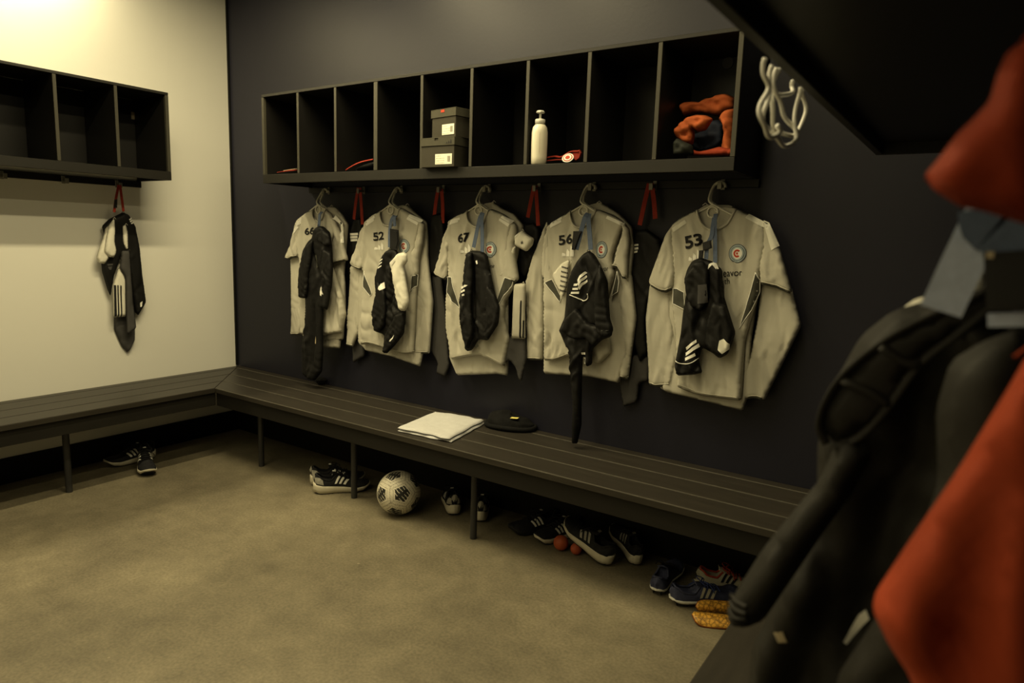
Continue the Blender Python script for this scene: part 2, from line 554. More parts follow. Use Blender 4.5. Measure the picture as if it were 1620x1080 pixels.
bb = thing('locker_bench', 'long dark slatted bench along the navy wall under the numbered shirts', 'bench', (-2.1, 2.58, 0))
bl = thing('locker_bench', 'short dark slatted bench along the cream wall', 'bench', (-3.98, 0, 0))
br = thing('locker_bench', 'dark slatted bench end beneath the hung black jacket and orange jacket', 'bench', (-.16, 0, 0))
for i in range(4):
    a, b = LINES[i] + (.0028 if i else 0), LINES[i + 1] - .0028
    # mitred corners: along the back wall, front edge y=BF_Y
    y0, y1 = BF_Y + a, BF_Y + b
    x0l, x1l = BF_X - a, BF_X - b
    P = [(x0l + .001, y0), (BF_R + a - .001, y0), (BF_R + b - .001, y1), (x1l + .001, y1)]
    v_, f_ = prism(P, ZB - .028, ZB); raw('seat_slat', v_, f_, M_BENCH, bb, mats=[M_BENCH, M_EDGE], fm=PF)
    P = [(x0l, y0 - .001), (x1l, y1 - .001), (x1l, -1.9), (x0l, -1.9)]
    raw('seat_slat', *prism(P, ZB - .028, ZB), M_BENCHY, bl)
    P = [(BF_R + a, y0 - .001), (BF_R + a, .35), (BF_R + b, .35), (BF_R + b, y1 - .001)]
    raw('seat_slat', *prism(P, ZB - .028, ZB), M_BENCHY, br)
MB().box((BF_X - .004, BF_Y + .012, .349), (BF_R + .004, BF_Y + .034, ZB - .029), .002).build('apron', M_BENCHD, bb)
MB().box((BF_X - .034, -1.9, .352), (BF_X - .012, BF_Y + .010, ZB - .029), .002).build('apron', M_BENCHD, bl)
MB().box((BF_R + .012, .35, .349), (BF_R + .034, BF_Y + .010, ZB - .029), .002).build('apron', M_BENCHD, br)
# seat bearers (screwed under the slats) and legs
for i, x in enumerate((-3.446, -2.645, -1.838, -.50)):
    MB().box((x - .02, BF_Y + .036, .40), (x + .02, YB - .005, ZB - .029)).build('bearer', M_STEEL, bb)
    MB().tube([(x, 2.443, .0), (x, 2.443, .40)], .0165, 16).build('leg', M_STEEL, bb, smooth=False)
for i, y in enumerate((1.56, .74, -.08, -.9)):
    MB().box((XL + .005, y - .02, .40), (BF_X - .036, y + .02, ZB - .029)).build('bearer', M_STEEL, bl)
    MB().tube([(-3.859, y, .0), (-3.859, y, .40)], .0165, 16).build('leg', M_STEEL, bl)
for y in (2.0, 1.2, .45):
    MB().box((BF_R + .036, y - .02, .40), (XR - .005, y + .02, ZB - .029)).build('bearer', M_STEEL, br)
    MB().tube([(-.28, y, .0), (-.28, y, .40)], .0165, 16).build('leg', M_STEEL, br)


# ------------------------------------------------------------------ cubbies
def hook_mesh(T):
    """square bracket hanging from the rail with a peg towards the room; T maps (along, out, z)"""
    mb = MB()
    for lo, hi in (((-.009, .0, .02), (.009, .006, .0615)), ((-.006, .006, .028), (.006, .044, .040)), ((-.009, .044, .020), (.009, .050, .048))):
        q = MB().box(lo, hi, .0012); mb.add([T(*v) for v in q.v], q.f)
    return mb


def cubby(name, label, T, u0, u1, divs, z0, z1, depth, dbl=None, flip=False):
    """T(u, out, z) -> world; the unit's back is at out=0"""
    t = thing(name, label, 'cubby shelf', T((u0 + u1) / 2, 0, z0))

    def bx(part, lo, hi, m, bev=.0015):
        q = MB().box(lo, hi, bev)
        fs = [f[::-1] for f in q.f] if flip else q.f
        return raw(part, [T(*v) for v in q.v], fs, m, t)
    bx('back_panel', (u0 + .018, .001, z0 + .0485), (u1 - .018, .008, z1 - .016), M_CUBIN, 0)
    bx('shelf_board', (u0 + .018, .008, z0 + .030), (u1 - .018, depth - .0185, z0 + .048), M_CUBIN, 0)
    bx('fascia', (u0, depth - .018, z0), (u1, depth, z0 + .048), M_CUB)
    bx('top_board', (u0, .001, z1 - .015), (u1, depth, z1), M_CUB)
    for a in (u0, u1 - .018):
        bx('side_panel', (a, .001, z0), (a + .018, depth - .0185, z1 - .0155), M_CUBIN, 0)
        bx('edge_strip', (a, depth - .018, z0 + .0485), (a + .018, depth, z1 - .0155), M_CUBEDGE)
    for d in divs:
        w = .0085 if d != dbl else .013
        bx('divider', (d - w, .0085, z0 + .0485), (d + w, depth - .003, z1 - .0155), M_CUBIN, 0)
        bx('edge_strip', (d - w, depth - .0028, z0 + .0485), (d + w, depth, z1 - .0155), M_CUBEDGE)
    return t, bx


Tb = lambda u, o, z: Vector((u, YB - .001 - o, z))
Tl = lambda u, o, z: Vector((XL + .001 + o, u, z))
Tr = lambda u, o, z: Vector((XR - .001 - o, u, z))
Z0, Z1, DEP = 1.67, 2.157, .334
DIV = [-3.139, -2.842, -2.55, -2.247, -1.953, -1.656, -1.366, -1.071]
cb, bxb = cubby('cubby_unit', 'long black nine-bay cubby unit on the navy wall above the shirts', Tb, -3.45, -.765, DIV, Z0, Z1, DEP, dbl=-2.55, flip=True)
cl, bxl = cubby('cubby_unit', 'short black cubby unit on the cream wall with a red-strapped bundle below', Tl, .1, 2.215, [.45, .745, 1.04, 1.337, 1.634, 1.927], Z0, Z1 - .003, .35)
cr, bxr = cubby('cubby_unit', 'black overhead cubby unit seen from below with white hangers on its edge', Tr, .45, 2.2, [.75, 1.04, 1.33, 1.62, 1.91], Z0, Z1, .378, flip=True)
bxb('hook_rail', (-3.44, .0, 1.636), (-.758, .020, Z0 - .001), M_CUBIN)
bxl('hook_rail', (.12, .0, 1.633), (2.213, .020, Z0 - .001), M_CUBIN)
bxr('hook_rail', (.47, .0, 1.634), (2.19, .020, Z0 - .001), M_CUBIN)
HB = [-3.252, -2.957, -2.664, -2.365, -2.068, -1.775, -1.481, -1.190, -.898]
rail_b = [o for o in COL.objects if o.name.startswith('hook_rail')]
for x in HB:
    hook_mesh(lambda u, o, z: Tb(x + u, o + .021, z + 1.607)).build('hook', M_HOOK, rail_b[0])
for y in (2.067, 1.783, 1.494, 1.2, .9):
    hook_mesh(lambda u, o, z: Tl(y + u, o + .021, z + 1.603)).build('hook', M_HOOK, rail_b[1])
for y in (1.9, 1.6, 1.3, 1.0, .72):
    hook_mesh(lambda u, o, z: Tr(y + u, o + .021, z + 1.603)).build('hook', M_HOOK, rail_b[2])
# cable grommet in the last bay, light sticker in the near bay of the short unit
q = aty(1152, 100, YB - .010)
MB().tube([(q.x, q.y, q.z), (q.x, q.y - .006, q.z)], .022, 24).build('grommet', M_STEEL, cb)
q = atx(211, 183, XL + .010)
tag(MB().box((XL + .0095, q.y - .012, q.z - .021), (XL + .0105, q.y + .012, q.z + .021)).build('sticker', M_BRASS, cl), 'small pale sticker')
q = aty(605, 137, YB - .010)
MB().box((q.x - .008, q.y - .001, q.z - .006), (q.x + .008, q.y, q.z + .006)).build('sticker', M_BRASS, cb)

# ------------------------------------------------------------------ hangers and shirts
PEGZ = 1.647


def hanger(label, x, Y, span=.19, drop=.078, YT=2.784, group='white hangers holding the shirts'):
    """plastic hanger on the peg at x, in the plane Y"""
    ax, az = x - .010, PEGZ + .0098 - .092
    t = thing('clothes_hanger', label, 'hanger', (ax, Y, az), group=group)
    P = lambda a, b: Vector((ax + a, Y + (YT - Y) * max(0, min(1, (b - .004) / .07)), az + b))
    hk = spline([P(0, 0), P(-.020, .016), P(-.0235, .05), P(-.016, .080), P(.006, .092), P(.024, .084), P(.028, .070)], 6)
    MB().tube(hk, .0054, 10).build('hanging_hook', M_HANG, t, True)
    arm = spline([P(-span, -drop), P(-span * .55, -drop * .56), P(-.02, -.010), P(0, -.001), P(.02, -.010), P(span * .55, -drop * .56), P(span, -drop)], 6)
    MB().tube(arm, .0036, 10).build('shoulder_arm', M_HANG, t, True)
    c = P(0, -.030)
    MB().tube([c + Vector((math.cos(a) * .021, -.001, math.sin(a) * .021)) for a in [2 * PI * k / 28 for k in range(28)]], .0034, 8, closed=True).build('accessory_ring', M_HANG, t, True)
    return t


Y_MID0, Y_MID1, Y_LS, Y_SS, Y_DK = 2.812, 2.796, 2.774, 2.742, 2.694


def pxy(pts, Y, out=0.0): return Frame('y', Y).px(pts, out)


def shirt(label, Y, body, sleeves, neck=None, t=.0125, sleeve_t=.014, m=M_JERSEY, seed=1.0, group=None, name='football_shirt', fold=.013, cat='shirt', ncr=24, wneck=None):
    fr = Frame('y', Y)
    B = fr.px(body, t * .6)
    c = sum(B, Vector((0, 0))) / len(B)
    th = thing(name, label, cat, (c.x, Y, min(p.y for p in B)), group=group)
    nk = fr.px(neck, t * .6) if neck else None
    if wneck is not None:
        a, z = wneck - .018, PEGZ + .0055 - .092
        nk = [Vector(p) for p in ((a - .085, z + .06), (a - .070, z - .02), (a - .045, z - .062), (a, z - .082), (a + .045, z - .062), (a + .070, z - .02), (a + .085, z + .06))]
    o, h = cloth('body', fr, B, t, m, th, neck=nk, folds=folds_fn(fold, .085, .05, seed, .45), seed=seed, rim=.0045, res=.0095, auto=(ncr, fold * .8, .009, .45))
    hs = [h]
    for i, sl in enumerate(sleeves):
        so, sh = cloth('sleeve', fr, fr.px(sl, sleeve_t * .6), sleeve_t, M_JERSEY2 if m is M_JERSEY else m, th,
                       folds=folds_fn(fold * .9, .06, .25 if i else -.25, seed + 3 + i, .4), seed=seed + 5 + i, rim=.0055, res=.009, auto=(6, fold * .8, .008, .5))
        hs.append(sh)
        Q = fr.px(sl, sleeve_t * .6); zl = min(p.y for p in Q); hh = max(p.y for p in Q) - zl
        low = sorted((p for p in resample(Q, .01) if p.y < zl + (.22 if m is M_JERSEY else .09) * hh), key=lambda p: p.x)
        if len(low) > 3:
            e = {}
            for p in low:
                k = round(p.x / .012)
                if k not in e or p.y < e[k].y: e[k] = p
            low = [e[k] for k in sorted(e)]
            if len(low) > 3:
                MB().tube([fr.at(p.x, p.y + .004, .007) for p in low[1:-1]], .006, 8, flat=1).build('sleeve_hem_shade', M_SIDE, th, True)  # dark tube painting in the shadow under the sleeve hem
                MB().tube([fr.at(p.x, p.y + .010, sh(p.x, p.y + .010) + .0005) for p in low[1:-1]], .0022, 6).build('cuff_seam', m, th, True)
    if nk and wneck is None:
        cl = [fr.at(p.x, p.y, h(p.x, p.y) + .001) for p in spline(nk, 8) if inside(B, p.x, p.y)]
        MB().tube([p - fr.n * -.0025 for p in cl], .0042, 8).build('collar', m, th, True)
        q = (nk[0] + nk[-1]) / 2
        MB().tube([fr.at(q.x - .012, q.y - .008, .0004), fr.at(q.x - .006, q.y - .020, .0004), fr.at(q.x + .006, q.y - .020, .0004), fr.at(q.x + .012, q.y - .008, .0004)], .0013, 6).build('hanging_loop', M_STRIPE, th, True)
    else:
        top = max(B, key=lambda p: p.y)
        MB().tube([fr.at(top.x - .012, top.y - .003, .004), fr.at(top.x, top.y + .006, .004), fr.at(top.x + .012, top.y - .003, .004)], .0013, 6).build('hanging_loop', M_STRIPE, th, True)
    return th, fr, h, hs


def hem(th, fr, h, px, out):
    """a double stitched hem along a px polyline"""
    P = spline(fr.px(px, out), 4)
    MB().tube([fr.at(p.x, p.y, h(p.x, p.y) + .0006) for p in P], .0016, 6).build('hem_stitch', M_JERSEY2, th, True)


def badge(th, fr, h, c, rx, ry, out):
    C = fr.px([c], out)[0]; E = fr.px([(c[0] + rx, c[1])], out)[0]; N = fr.px([(c[0], c[1] - ry)], out)[0]
    a, b = (E - C).length, (N - C).length
    em = drape('emblem', fr, ring(C, a * 1.07, 30, ry=b * 1.07), h, M_NAVY, th, .0016, .006)
    drape('emblem_ring', fr, ring(C, a, 30, ry=b), h, M_LBLUE, em, .0022, .006)
    tag(em, 'round light blue club emblem')
    for k, (f, m, off) in enumerate(((.84, M_NAVY, .0028), (.79, M_LBLUE, .0034), (.62, M_STRIPE, .0041))):
        drape('emblem_ring', fr, ring(C, a * f, 28, ry=b * f), h, m, em, off, .006)
    # the red letter in the middle, a thick C with an inner bar
    P = ring(C, a * .46, 18, PI * .25, PI * 1.75, ry=b * .46) + ring(C, a * .24, 18, PI * 1.75, PI * .25, ry=b * .24)
    drape('emblem_letter', fr, P, h, M_REDP, em, .0050, .005)
    w = a * .16
    drape('emblem_bar', fr, ring(C, a * .12, 10, ry=b * .14), h, M_REDP, em, .0050, .005)


def bars(th, fr, h, quads, m, out, name='stripe', off=.002):
    for q in quads:
        if name == 'stripe' and th.name.startswith('football_shirt') and len(q) == 4:
            a, b, c, d = q; g = .32
            mv = lambda p, r: (p[0] + (p[0] - r[0]) * g, p[1] + (p[1] - r[1]) * g)
            q = [mv(a, d), mv(b, c), mv(c, b), mv(d, a)]
        P = fr.px(q, out)
        o = drape(name, fr, P, h, m, th, off)
        if name == 'side_panel':
            E = resample(P, .008); E.append(E[0])
            MB().tube([fr.at(p.x, p.y, h(p.x, p.y) + .0022) for p in E], .0016, 6).build('piping', M_STRIPE, o, True)


def mountain(th, fr, h, x0, y0, x1, y1, out, m):
    """three slanted bars of rising height"""
    w = (x1 - x0)
    for k, hh in enumerate((.35, .68, 1.0)):
        a = x0 + w * (.02 + .33 * k); b = a + w * .27
        top = y1 - (y1 - y0) * hh
        bars(th, fr, h, [[(a, y1), (b, y1), (b - w * .0 - (y1 - top) * .0, y1 - (y1 - top) * .62), (b - w * .22, top), (a - w * .0, top + (y1 - top) * .38)]], m, out, 'sports_mark')


def Z5(*p): return zc(960, 260, 2.571, *p)
def Z1(*p): return zc(430, 270, 3.086, *p)
def Z2(*p): return zc(550, 280, 5.4, *p)
def Z3(*p): return zc(680, 280, 6, *p)
def Z34(*p): return zc(660, 270, 2.4, *p)
def Z4(*p): return zc(830, 280, 5.143, *p)
def Z3b(*p): return zc(660, 440, 5.4, *p)
def Z4b(*p): return zc(840, 440, 4, *p)
def Z1b(*p): return zc(450, 280, 6.75, *p)


OUT = .02
HEX = [HB[0], HB[2], HB[4], HB[6], HB[8]]
NUM = ['sixty-six', 'fifty-two', 'sixty-seven', 'fifty-six', 'fifty-three']
for i, x in enumerate(HEX):
    hanger('white plastic hanger carrying the front shirt numbered ' + NUM[i], x, Y_SS - .0052, span=.078, drop=.040, YT=2.784)
    hanger('white plastic hanger carrying the cream shirt behind number ' + NUM[i], x - .0015, Y_LS - .0052, span=.06, drop=.030, YT=2.7975)

# ---- number 53
S5, f5, h5, hs5 = shirt('white short-sleeved football shirt numbered fifty-three, last on the hook rail, black shorts in front', Y_SS,
    Z5((355, 188), (300, 215), (258, 250), (262, 330), (270, 420), (264, 500), (262, 560), (272, 640), (278, 760), (284, 905), (330, 925), (385, 942), (460, 952), (545, 962), (552, 860), (560, 720), (590, 610), (622, 520), (628, 440), (650, 330), (648, 250), (590, 208), (528, 180), (440, 172)),
    [Z5((270, 238), (236, 285), (205, 370), (168, 472), (172, 490), (215, 515), (240, 520), (272, 505), (280, 440), (282, 330)),
     Z5((630, 232), (668, 255), (690, 300), (735, 450), (754, 521), (745, 524), (690, 500), (620, 484), (616, 420), (632, 330))],
    neck=Z5((366, 172), (372, 195), (392, 245), (435, 268), (490, 245), (520, 195), (530, 168)), seed=5.1)
bars(S5, f5, h5, [Z5((268, 262), (318, 228), (323, 236), (272, 272)), Z5((572, 203), (650, 244), (645, 256), (566, 214))], M_STRIPEB, OUT)
bars(S5, f5, hs5[2], [Z5((640, 250), (664, 254), (690, 312), (662, 326))], M_STRIPEB, OUT)
lettering('number', '53', f5, f5.px(Z5((322, 346), (392, 326), (386, 278), (314, 293)), OUT), h5, M_INK, S5, .03)
badge(S5, f5, h5, Z5((532, 362))[0], 13.2, 14, OUT)
lettering('lettering', 'eavor', f5, f5.px(Z5((474, 457), (550, 452), (550, 434), (474, 436)), OUT), h5, M_INK, S5, .0)
lettering('lettering', 'th', f5, f5.px(Z5((478, 486), (500, 484), (500, 462), (478, 463)), OUT), h5, M_INK, S5, .0)
mountain(S5, f5, h5, *Z5((332, 345))[0], *Z5((385, 392))[0], OUT, M_STRIPE)
bars(S5, f5, h5, [Z5((266, 505), (285, 505), (314, 520), (318, 590), (268, 566)), Z5((606, 440), (620, 470), (618, 520), (588, 592), (537, 668), (560, 600), (585, 520))], M_SIDE, OUT, 'side_panel')
hem(S5, f5, h5, Z5((290, 893), (330, 912), (385, 929), (460, 940), (540, 950)), OUT)

# ---- number 66
S1, f1, h1, hs1 = shirt('white short-sleeved football shirt numbered sixty-six, first from the corner, black trousers in front', Y_SS,
    Z1((212, 185), (165, 203), (120, 240), (112, 300), (125, 400), (135, 430), (140, 520), (140, 620), (135, 700), (140, 800), (240, 805), (340, 790), (360, 700), (345, 610), (300, 480), (278, 430), (300, 330), (318, 265), (290, 212), (255, 180), (232, 175)),
    [Z1((155, 211), (118, 250), (90, 345), (67, 425), (85, 434), (95, 426), (132, 420), (142, 330), (155, 260)),
     Z1((285, 215), (315, 255), (340, 310), (352, 370), (370, 437), (320, 448), (262, 462), (255, 432), (285, 380), (305, 320), (285, 260))],
    neck=Z1((203, 176), (208, 225), (232, 250), (258, 225), (268, 174)), seed=1.3)
bars(S1, f1, hs1[1], [Z1b((172, 430), (225, 402), (230, 420), (160, 462)), Z1b((140, 482), (200, 452), (205, 470), (125, 520)), Z1b((105, 560), (140, 520), (150, 535), (95, 602))], M_STRIPE, OUT)
bars(S1, f1, h1, [Z1b((515, 413), (590, 490), (580, 503), (502, 436)), ], M_STRIPE, OUT)
bars(S1, f1, hs1[2], [Z1b((575, 520), (600, 530), (608, 660), (588, 660))], M_STRIPE, OUT)
lettering('number', '66', f1, f1.px(Z1b((220, 620), (325, 612), (322, 532), (215, 545)), OUT), h1, M_INK, S1, .03)
mountain(S1, f1, h1, *Z1b((275, 628))[0], *Z1b((345, 690))[0], OUT, M_STRIPE)

# ---- number 52
S2, f2, h2, hs2 = shirt('white short-sleeved football shirt numbered fifty-two with a white sock draped in front', Y_SS,
    Z1((545, 190), (490, 213), (455, 248), (440, 330), (440, 470), (445, 560), (440, 700), (433, 850), (470, 845), (560, 870), (640, 895), (690, 890), (700, 700), (708, 500), (698, 400), (712, 330), (733, 250), (690, 213), (640, 185), (590, 178)),
    [Z2((165, 352), (108, 460), (60, 620), (16, 742), (40, 762), (110, 792), (132, 770), (142, 640), (168, 480), (185, 385)),
     Z2((610, 378), (655, 398), (652, 460), (642, 560), (606, 700), (603, 820), (592, 845), (545, 837), (490, 757), (500, 728), (570, 600), (596, 480))],
    neck=Z2((278, 270), (300, 380), (345, 415), (410, 400), (455, 268)), seed=2.2)
bars(S2, f2, h2, [Z2((165, 378), (228, 332), (233, 343), (170, 390)), Z2((160, 402), (222, 355), (226, 366), (165, 414)), Z2((527, 320), (622, 370), (616, 384), (521, 333)), Z2((515, 342), (600, 395), (594, 408), (509, 355))], M_STRIPE, OUT)
lettering('number', '52', f2, f2.px(Z2((222, 547), (312, 533), (308, 462), (215, 475)), OUT), h2, M_INK, S2, .03)
mountain(S2, f2, h2, *Z2((230, 555))[0], *Z2((312, 620))[0], OUT, M_STRIPE)
badge(S2, f2, h2, Z2((487, 590))[0], 8, 10.5, OUT)
bars(S2, f2, h2, [Z1((448, 490), (466, 535), (489, 600), (480, 612), (449, 568)), Z1((682, 515), (704, 508), (700, 562), (670, 590))], M_SIDE, OUT, 'side_panel')
hem(S2, f2, h2, Z1((440, 840), (470, 836), (560, 860), (640, 884), (685, 880)), OUT)

# ---- number 67
S3, f3, h3, hs3 = shirt('white short-sleeved football shirt numbered sixty-seven, middle of the five, black shorts in front', Y_SS,
    Z34((194, 150), (150, 168), (118, 189), (112, 260), (115, 350), (118, 420), (108, 480), (108, 600), (127, 718), (190, 705), (240, 700), (330, 745), (350, 640), (330, 560), (334, 500), (364, 446), (368, 400), (350, 330), (355, 250), (370, 198), (330, 165), (285, 146), (240, 140)),
    [Z34((124, 188), (95, 260), (80, 330), (62, 385), (70, 397), (105, 414), (114, 400), (124, 330), (134, 240)),
     Z34((346, 190), (376, 203), (378, 240), (367, 280), (373, 330), (384, 410), (372, 424), (311, 397), (318, 370), (336, 290))],
    neck=Z3((362, 290), (372, 390), (425, 465), (495, 470), (545, 400), (580, 290)), seed=3.7)
bars(S3, f3, h3, [Z3((195, 412), (285, 388), (285, 401), (192, 428)), Z3((190, 436), (270, 414), (270, 424), (188, 450)), Z3((682, 368), (780, 420), (772, 437), (676, 382)), Z3((665, 395), (760, 450), (752, 467), (658, 408))], M_STRIPE, OUT)
lettering('number', '67', f3, f3.px(Z3((272, 627), (380, 615), (378, 522), (268, 538)), OUT), h3, M_INK, S3, .03)
mountain(S3, f3, h3, *Z3((292, 632))[0], *Z3((398, 720))[0], OUT, M_STRIPE)
badge(S3, f3, h3, Z3((583, 688))[0], 8, 11.5, OUT)
lettering('lettering', 'avor', f3, f3.px(Z3((540, 862), (620, 860), (620, 835), (540, 838)), OUT), h3, M_INK, S3, .0)
bars(S3, f3, h3, [Z34((115, 402), (130, 404), (160, 522), (140, 500), (113, 462)), Z34((334, 405), (360, 415), (356, 440), (330, 476), (308, 514), (298, 508))], M_SIDE, OUT, 'side_panel')
hem(S3, f3, h3, Z34((130, 708), (190, 696), (240, 691), (328, 734)), OUT)

# ---- number 56
S4, f4, h4, hs4 = shirt('white short-sleeved football shirt numbered fifty-six, long black tights hung in front', Y_SS,
    Z34((585, 150), (530, 183), (490, 210), (482, 300), (478, 390), (480, 480), (480, 600), (480, 722), (520, 722), (576, 702), (640, 720), (690, 735), (735, 690), (720, 560), (725, 470), (750, 390), (740, 330), (765, 250), (788, 198), (745, 168), (690, 148), (640, 138)),
    [Z4((190, 390), (160, 480), (140, 640), (130, 790), (150, 832), (215, 792), (222, 770), (218, 600), (216, 430)),
     Z4((790, 362), (850, 420), (856, 520), (842, 640), (838, 830), (800, 822), (760, 742), (703, 727), (720, 690), (755, 560), (790, 450))],
    neck=Z4((372, 258), (390, 360), (440, 410), (500, 400), (560, 340), (592, 250)), seed=4.4)
bars(S4, f4, h4, [Z4((205, 372), (295, 322), (300, 335), (208, 388)), Z4((205, 398), (297, 350), (300, 362), (208, 412)), Z4((672, 318), (800, 378), (794, 393), (664, 332))], M_STRIPE, OUT)
lettering('number', '56', f4, f4.px(Z4((285, 557), (397, 540), (392, 458), (278, 475)), OUT), h4, M_INK, S4, .03)
mountain(S4, f4, h4, *Z4((305, 555))[0], *Z4((410, 645))[0], OUT, M_STRIPE)
badge(S4, f4, h4, Z4((628, 590))[0], 8.6, 12.5, OUT)
lettering('lettering', 'eavor', f4, f4.px(Z4((600, 762), (682, 760), (682, 735), (600, 738)), OUT), h4, M_INK, S4, .0)
bars(S4, f4, h4, [Z4((165, 858), (220, 832), (300, 975), (290, 1018)), Z4((738, 765), (752, 850), (742, 935), (695, 965))], M_SIDE, OUT, 'side_panel')
hem(S4, f4, h4, Z34((484, 712), (520, 712), (574, 693)), OUT)

# ---- the cream long-sleeved shirts behind
LS = [
    ('cream long-sleeved shirt behind number sixty-six, cuffs below its short sleeves',
     Z1((225, 190), (150, 240), (120, 330), (110, 500), (108, 700), (150, 800), (165, 830), (245, 862), (330, 868), (335, 830), (350, 700), (352, 500), (372, 262), (345, 215), (310, 175), (290, 172)),
     [Z1((92, 400), (94, 600), (92, 790), (100, 802), (140, 800), (152, 750), (160, 640), (150, 500), (135, 400)),
      Z1((300, 460), (345, 440), (356, 560), (358, 680), (346, 825), (262, 832), (252, 790), (290, 690), (325, 590))], .1),
    ('cream long-sleeved shirt behind number fifty-two, cuffs below its short sleeves',
     Z1((560, 200), (470, 240), (440, 330), (430, 500), (412, 560), (422, 840), (460, 880), (580, 907), (722, 957), (735, 900), (752, 700), (762, 500), (762, 330), (755, 250), (700, 205), (660, 165), (620, 170)),
     [Z1((385, 460), (440, 460), (437, 620), (432, 760), (395, 858), (363, 850), (368, 740), (374, 620)),
      Z1((712, 330), (754, 330), (767, 480), (786, 640), (768, 892), (690, 890), (698, 760), (706, 620), (710, 480))], .7),
    ('cream shirt behind number sixty-seven, its hem showing lower',
     Z34((230, 155), (150, 200), (125, 300), (125, 500), (120, 700), (150, 777), (300, 772), (343, 778), (346, 700), (344, 480), (380, 330), (403, 207), (370, 165), (320, 140), (290, 118), (250, 125)), [], 1.9),
    ('cream long-sleeved shirt behind number fifty-six, one long sleeve hanging beside it',
     Z34((600, 160), (520, 200), (490, 260), (485, 450), (478, 720), (480, 772), (570, 777), (650, 782), (765, 807), (800, 700), (806, 450), (822, 300), (815, 215), (770, 165), (715, 130), (690, 120), (650, 130)),
     [Z34((490, 190), (434, 330), (408, 430), (414, 600), (412, 716), (476, 719), (482, 560), (480, 400), (500, 280)),
      Z34((795, 360), (815, 400), (832, 560), (816, 680), (800, 791), (767, 783), (774, 600), (764, 470), (772, 400))], 2.6),
    ('cream long-sleeved shirt behind number fifty-three, long wide sleeves spread below the short ones',
     Z5((350, 198), (270, 250), (250, 330), (240, 520), (225, 900), (213, 908), (240, 927), (390, 962), (552, 1003), (575, 940), (590, 700), (620, 500), (656, 330), (630, 246), (545, 188), (500, 165), (400, 163)),
     [Z5((215, 455), (172, 490), (155, 630), (165, 800), (168, 893), (200, 903), (265, 899), (286, 800), (264, 560), (260, 480)),
      Z5((630, 450), (700, 445), (752, 505), (791, 655), (720, 800), (640, 960), (600, 946), (553, 957), (560, 850), (580, 790), (612, 620), (622, 500))], 3.3)]
for LSI, (lb, body, sl, sd) in enumerate(LS):
    th, fr, h, hs = shirt(lb, Y_LS, body, sl, t=.0115, sleeve_t=.0125, m=M_JERSEY2, seed=sd, name='training_shirt', fold=.009, ncr=12, wneck=HEX[LSI])


# ------------------------------------------------------------------ dark things hung in front
def garment(name, label, cat, frame, px, t, m, seed, group=None, fold=.012, lam=.05, ang=.1, rim=.006, res=.009, creases=(), rough=.5, out=None, thingloc=None, part='cloth', loop=True, tilt=None, auto=0):
    P = frame.px(px, t * .5 if out is None else out)
    c = sum(P, Vector((0, 0))) / len(P)
    lo = min(p.y for p in P)
    th = thing(name, label, cat, frame.at(c.x, lo, 0), group=group)
    cr = [([q for q in frame.px(l, t * .5)], w, d) for l, w, d in creases]
    o, h = cloth(part, frame, P, t, m, th, folds=folds_fn(fold, lam, ang, seed, rough), seed=seed, rim=rim, res=res, creases=cr, tilt=tilt, auto=auto or (10, fold * .9, .009, .7))
    if loop:
        top = max(P, key=lambda p: p.y)
        MB().tube([frame.at(top.x - .008, top.y - .004, .004), frame.at(top.x, top.y + .006, .004), frame.at(top.x + .008, top.y - .004, .004)], .0014, 6).build('hanging_loop', m, th, True)
    return th, h, P


FD = Frame('y', Y_DK)
D1, hd1, _ = garment('track_trousers', 'long black track trousers hung before number sixty-six, legs reaching the bench', 'trousers', FD,
    Z1((205, 288), (225, 268), (250, 272), (282, 302), (292, 380), (296, 480), (290, 560), (268, 682), (248, 668), (246, 780), (248, 880), (242, 980), (206, 1026), (178, 1020), (150, 990), (150, 860), (166, 700), (164, 622), (130, 620), (136, 480), (150, 400), (172, 350), (198, 325)),
    .014, M_BLACK, 11.2, fold=.014, auto=(22, .013, .009, .7), lam=.045, creases=[(Z1((215, 640), (212, 800), (205, 960)), .012, -.016), (Z1((200, 380), (240, 520), (235, 660)), .014, -.014), (Z1((250, 330), (270, 430), (262, 600)), .012, .008)])
bars(D1, FD, hd1, [Z1((228, 572), (240, 563), (250, 608), (242, 600), (236, 612), (230, 608))], M_STRIPE, .03, 'sports_mark')
bars(D1, FD, hd1, [Z1((200, 415), (212, 412), (218, 470), (206, 474))], M_SIDE, .03, 'size_tag')
bars(D1, FD, hd1, [Z1((202, 825), (206, 800), (210, 845), (203, 845))], M_BRASS, .03, 'zip_pull')
D2, hd2, _ = garment('football_shorts', 'bunched black shorts hung before number fifty-two beneath a black buckle', 'shorts', FD,
    Z1((548, 396), (575, 380), (605, 384), (622, 420), (640, 470), (650, 560), (652, 700), (642, 795), (600, 850), (560, 892), (540, 890), (545, 800), (500, 785), (485, 690), (508, 600), (502, 530), (525, 450)),
    .014, M_BLACK, 12.5, fold=.014, auto=(18, .013, .009, .7), lam=.04, creases=[(Z1((560, 430), (545, 600), (540, 780)), .012, -.012), (Z1((600, 480), (590, 640), (600, 800)), .01, -.012)])
bars(D2, FD, hd2, [Z1((518, 440), (534, 428), (534, 434), (518, 447)), Z1((514, 456), (532, 444), (532, 450), (514, 463)), Z1((512, 472), (530, 460), (530, 466), (512, 479))], M_STRIPE, .03)
sk, hsk, _ = garment('sports_sock', 'long white sock draped over the black shorts before number fifty-two', 'sock', Frame('y', Y_DK - .054),
    Z1((574, 450), (592, 425), (610, 404), (640, 396), (656, 405), (660, 440), (640, 470), (656, 560), (668, 640), (650, 685), (622, 684), (602, 610), (592, 530)), .016, M_SOCK, 13.1, fold=.006, lam=.03)
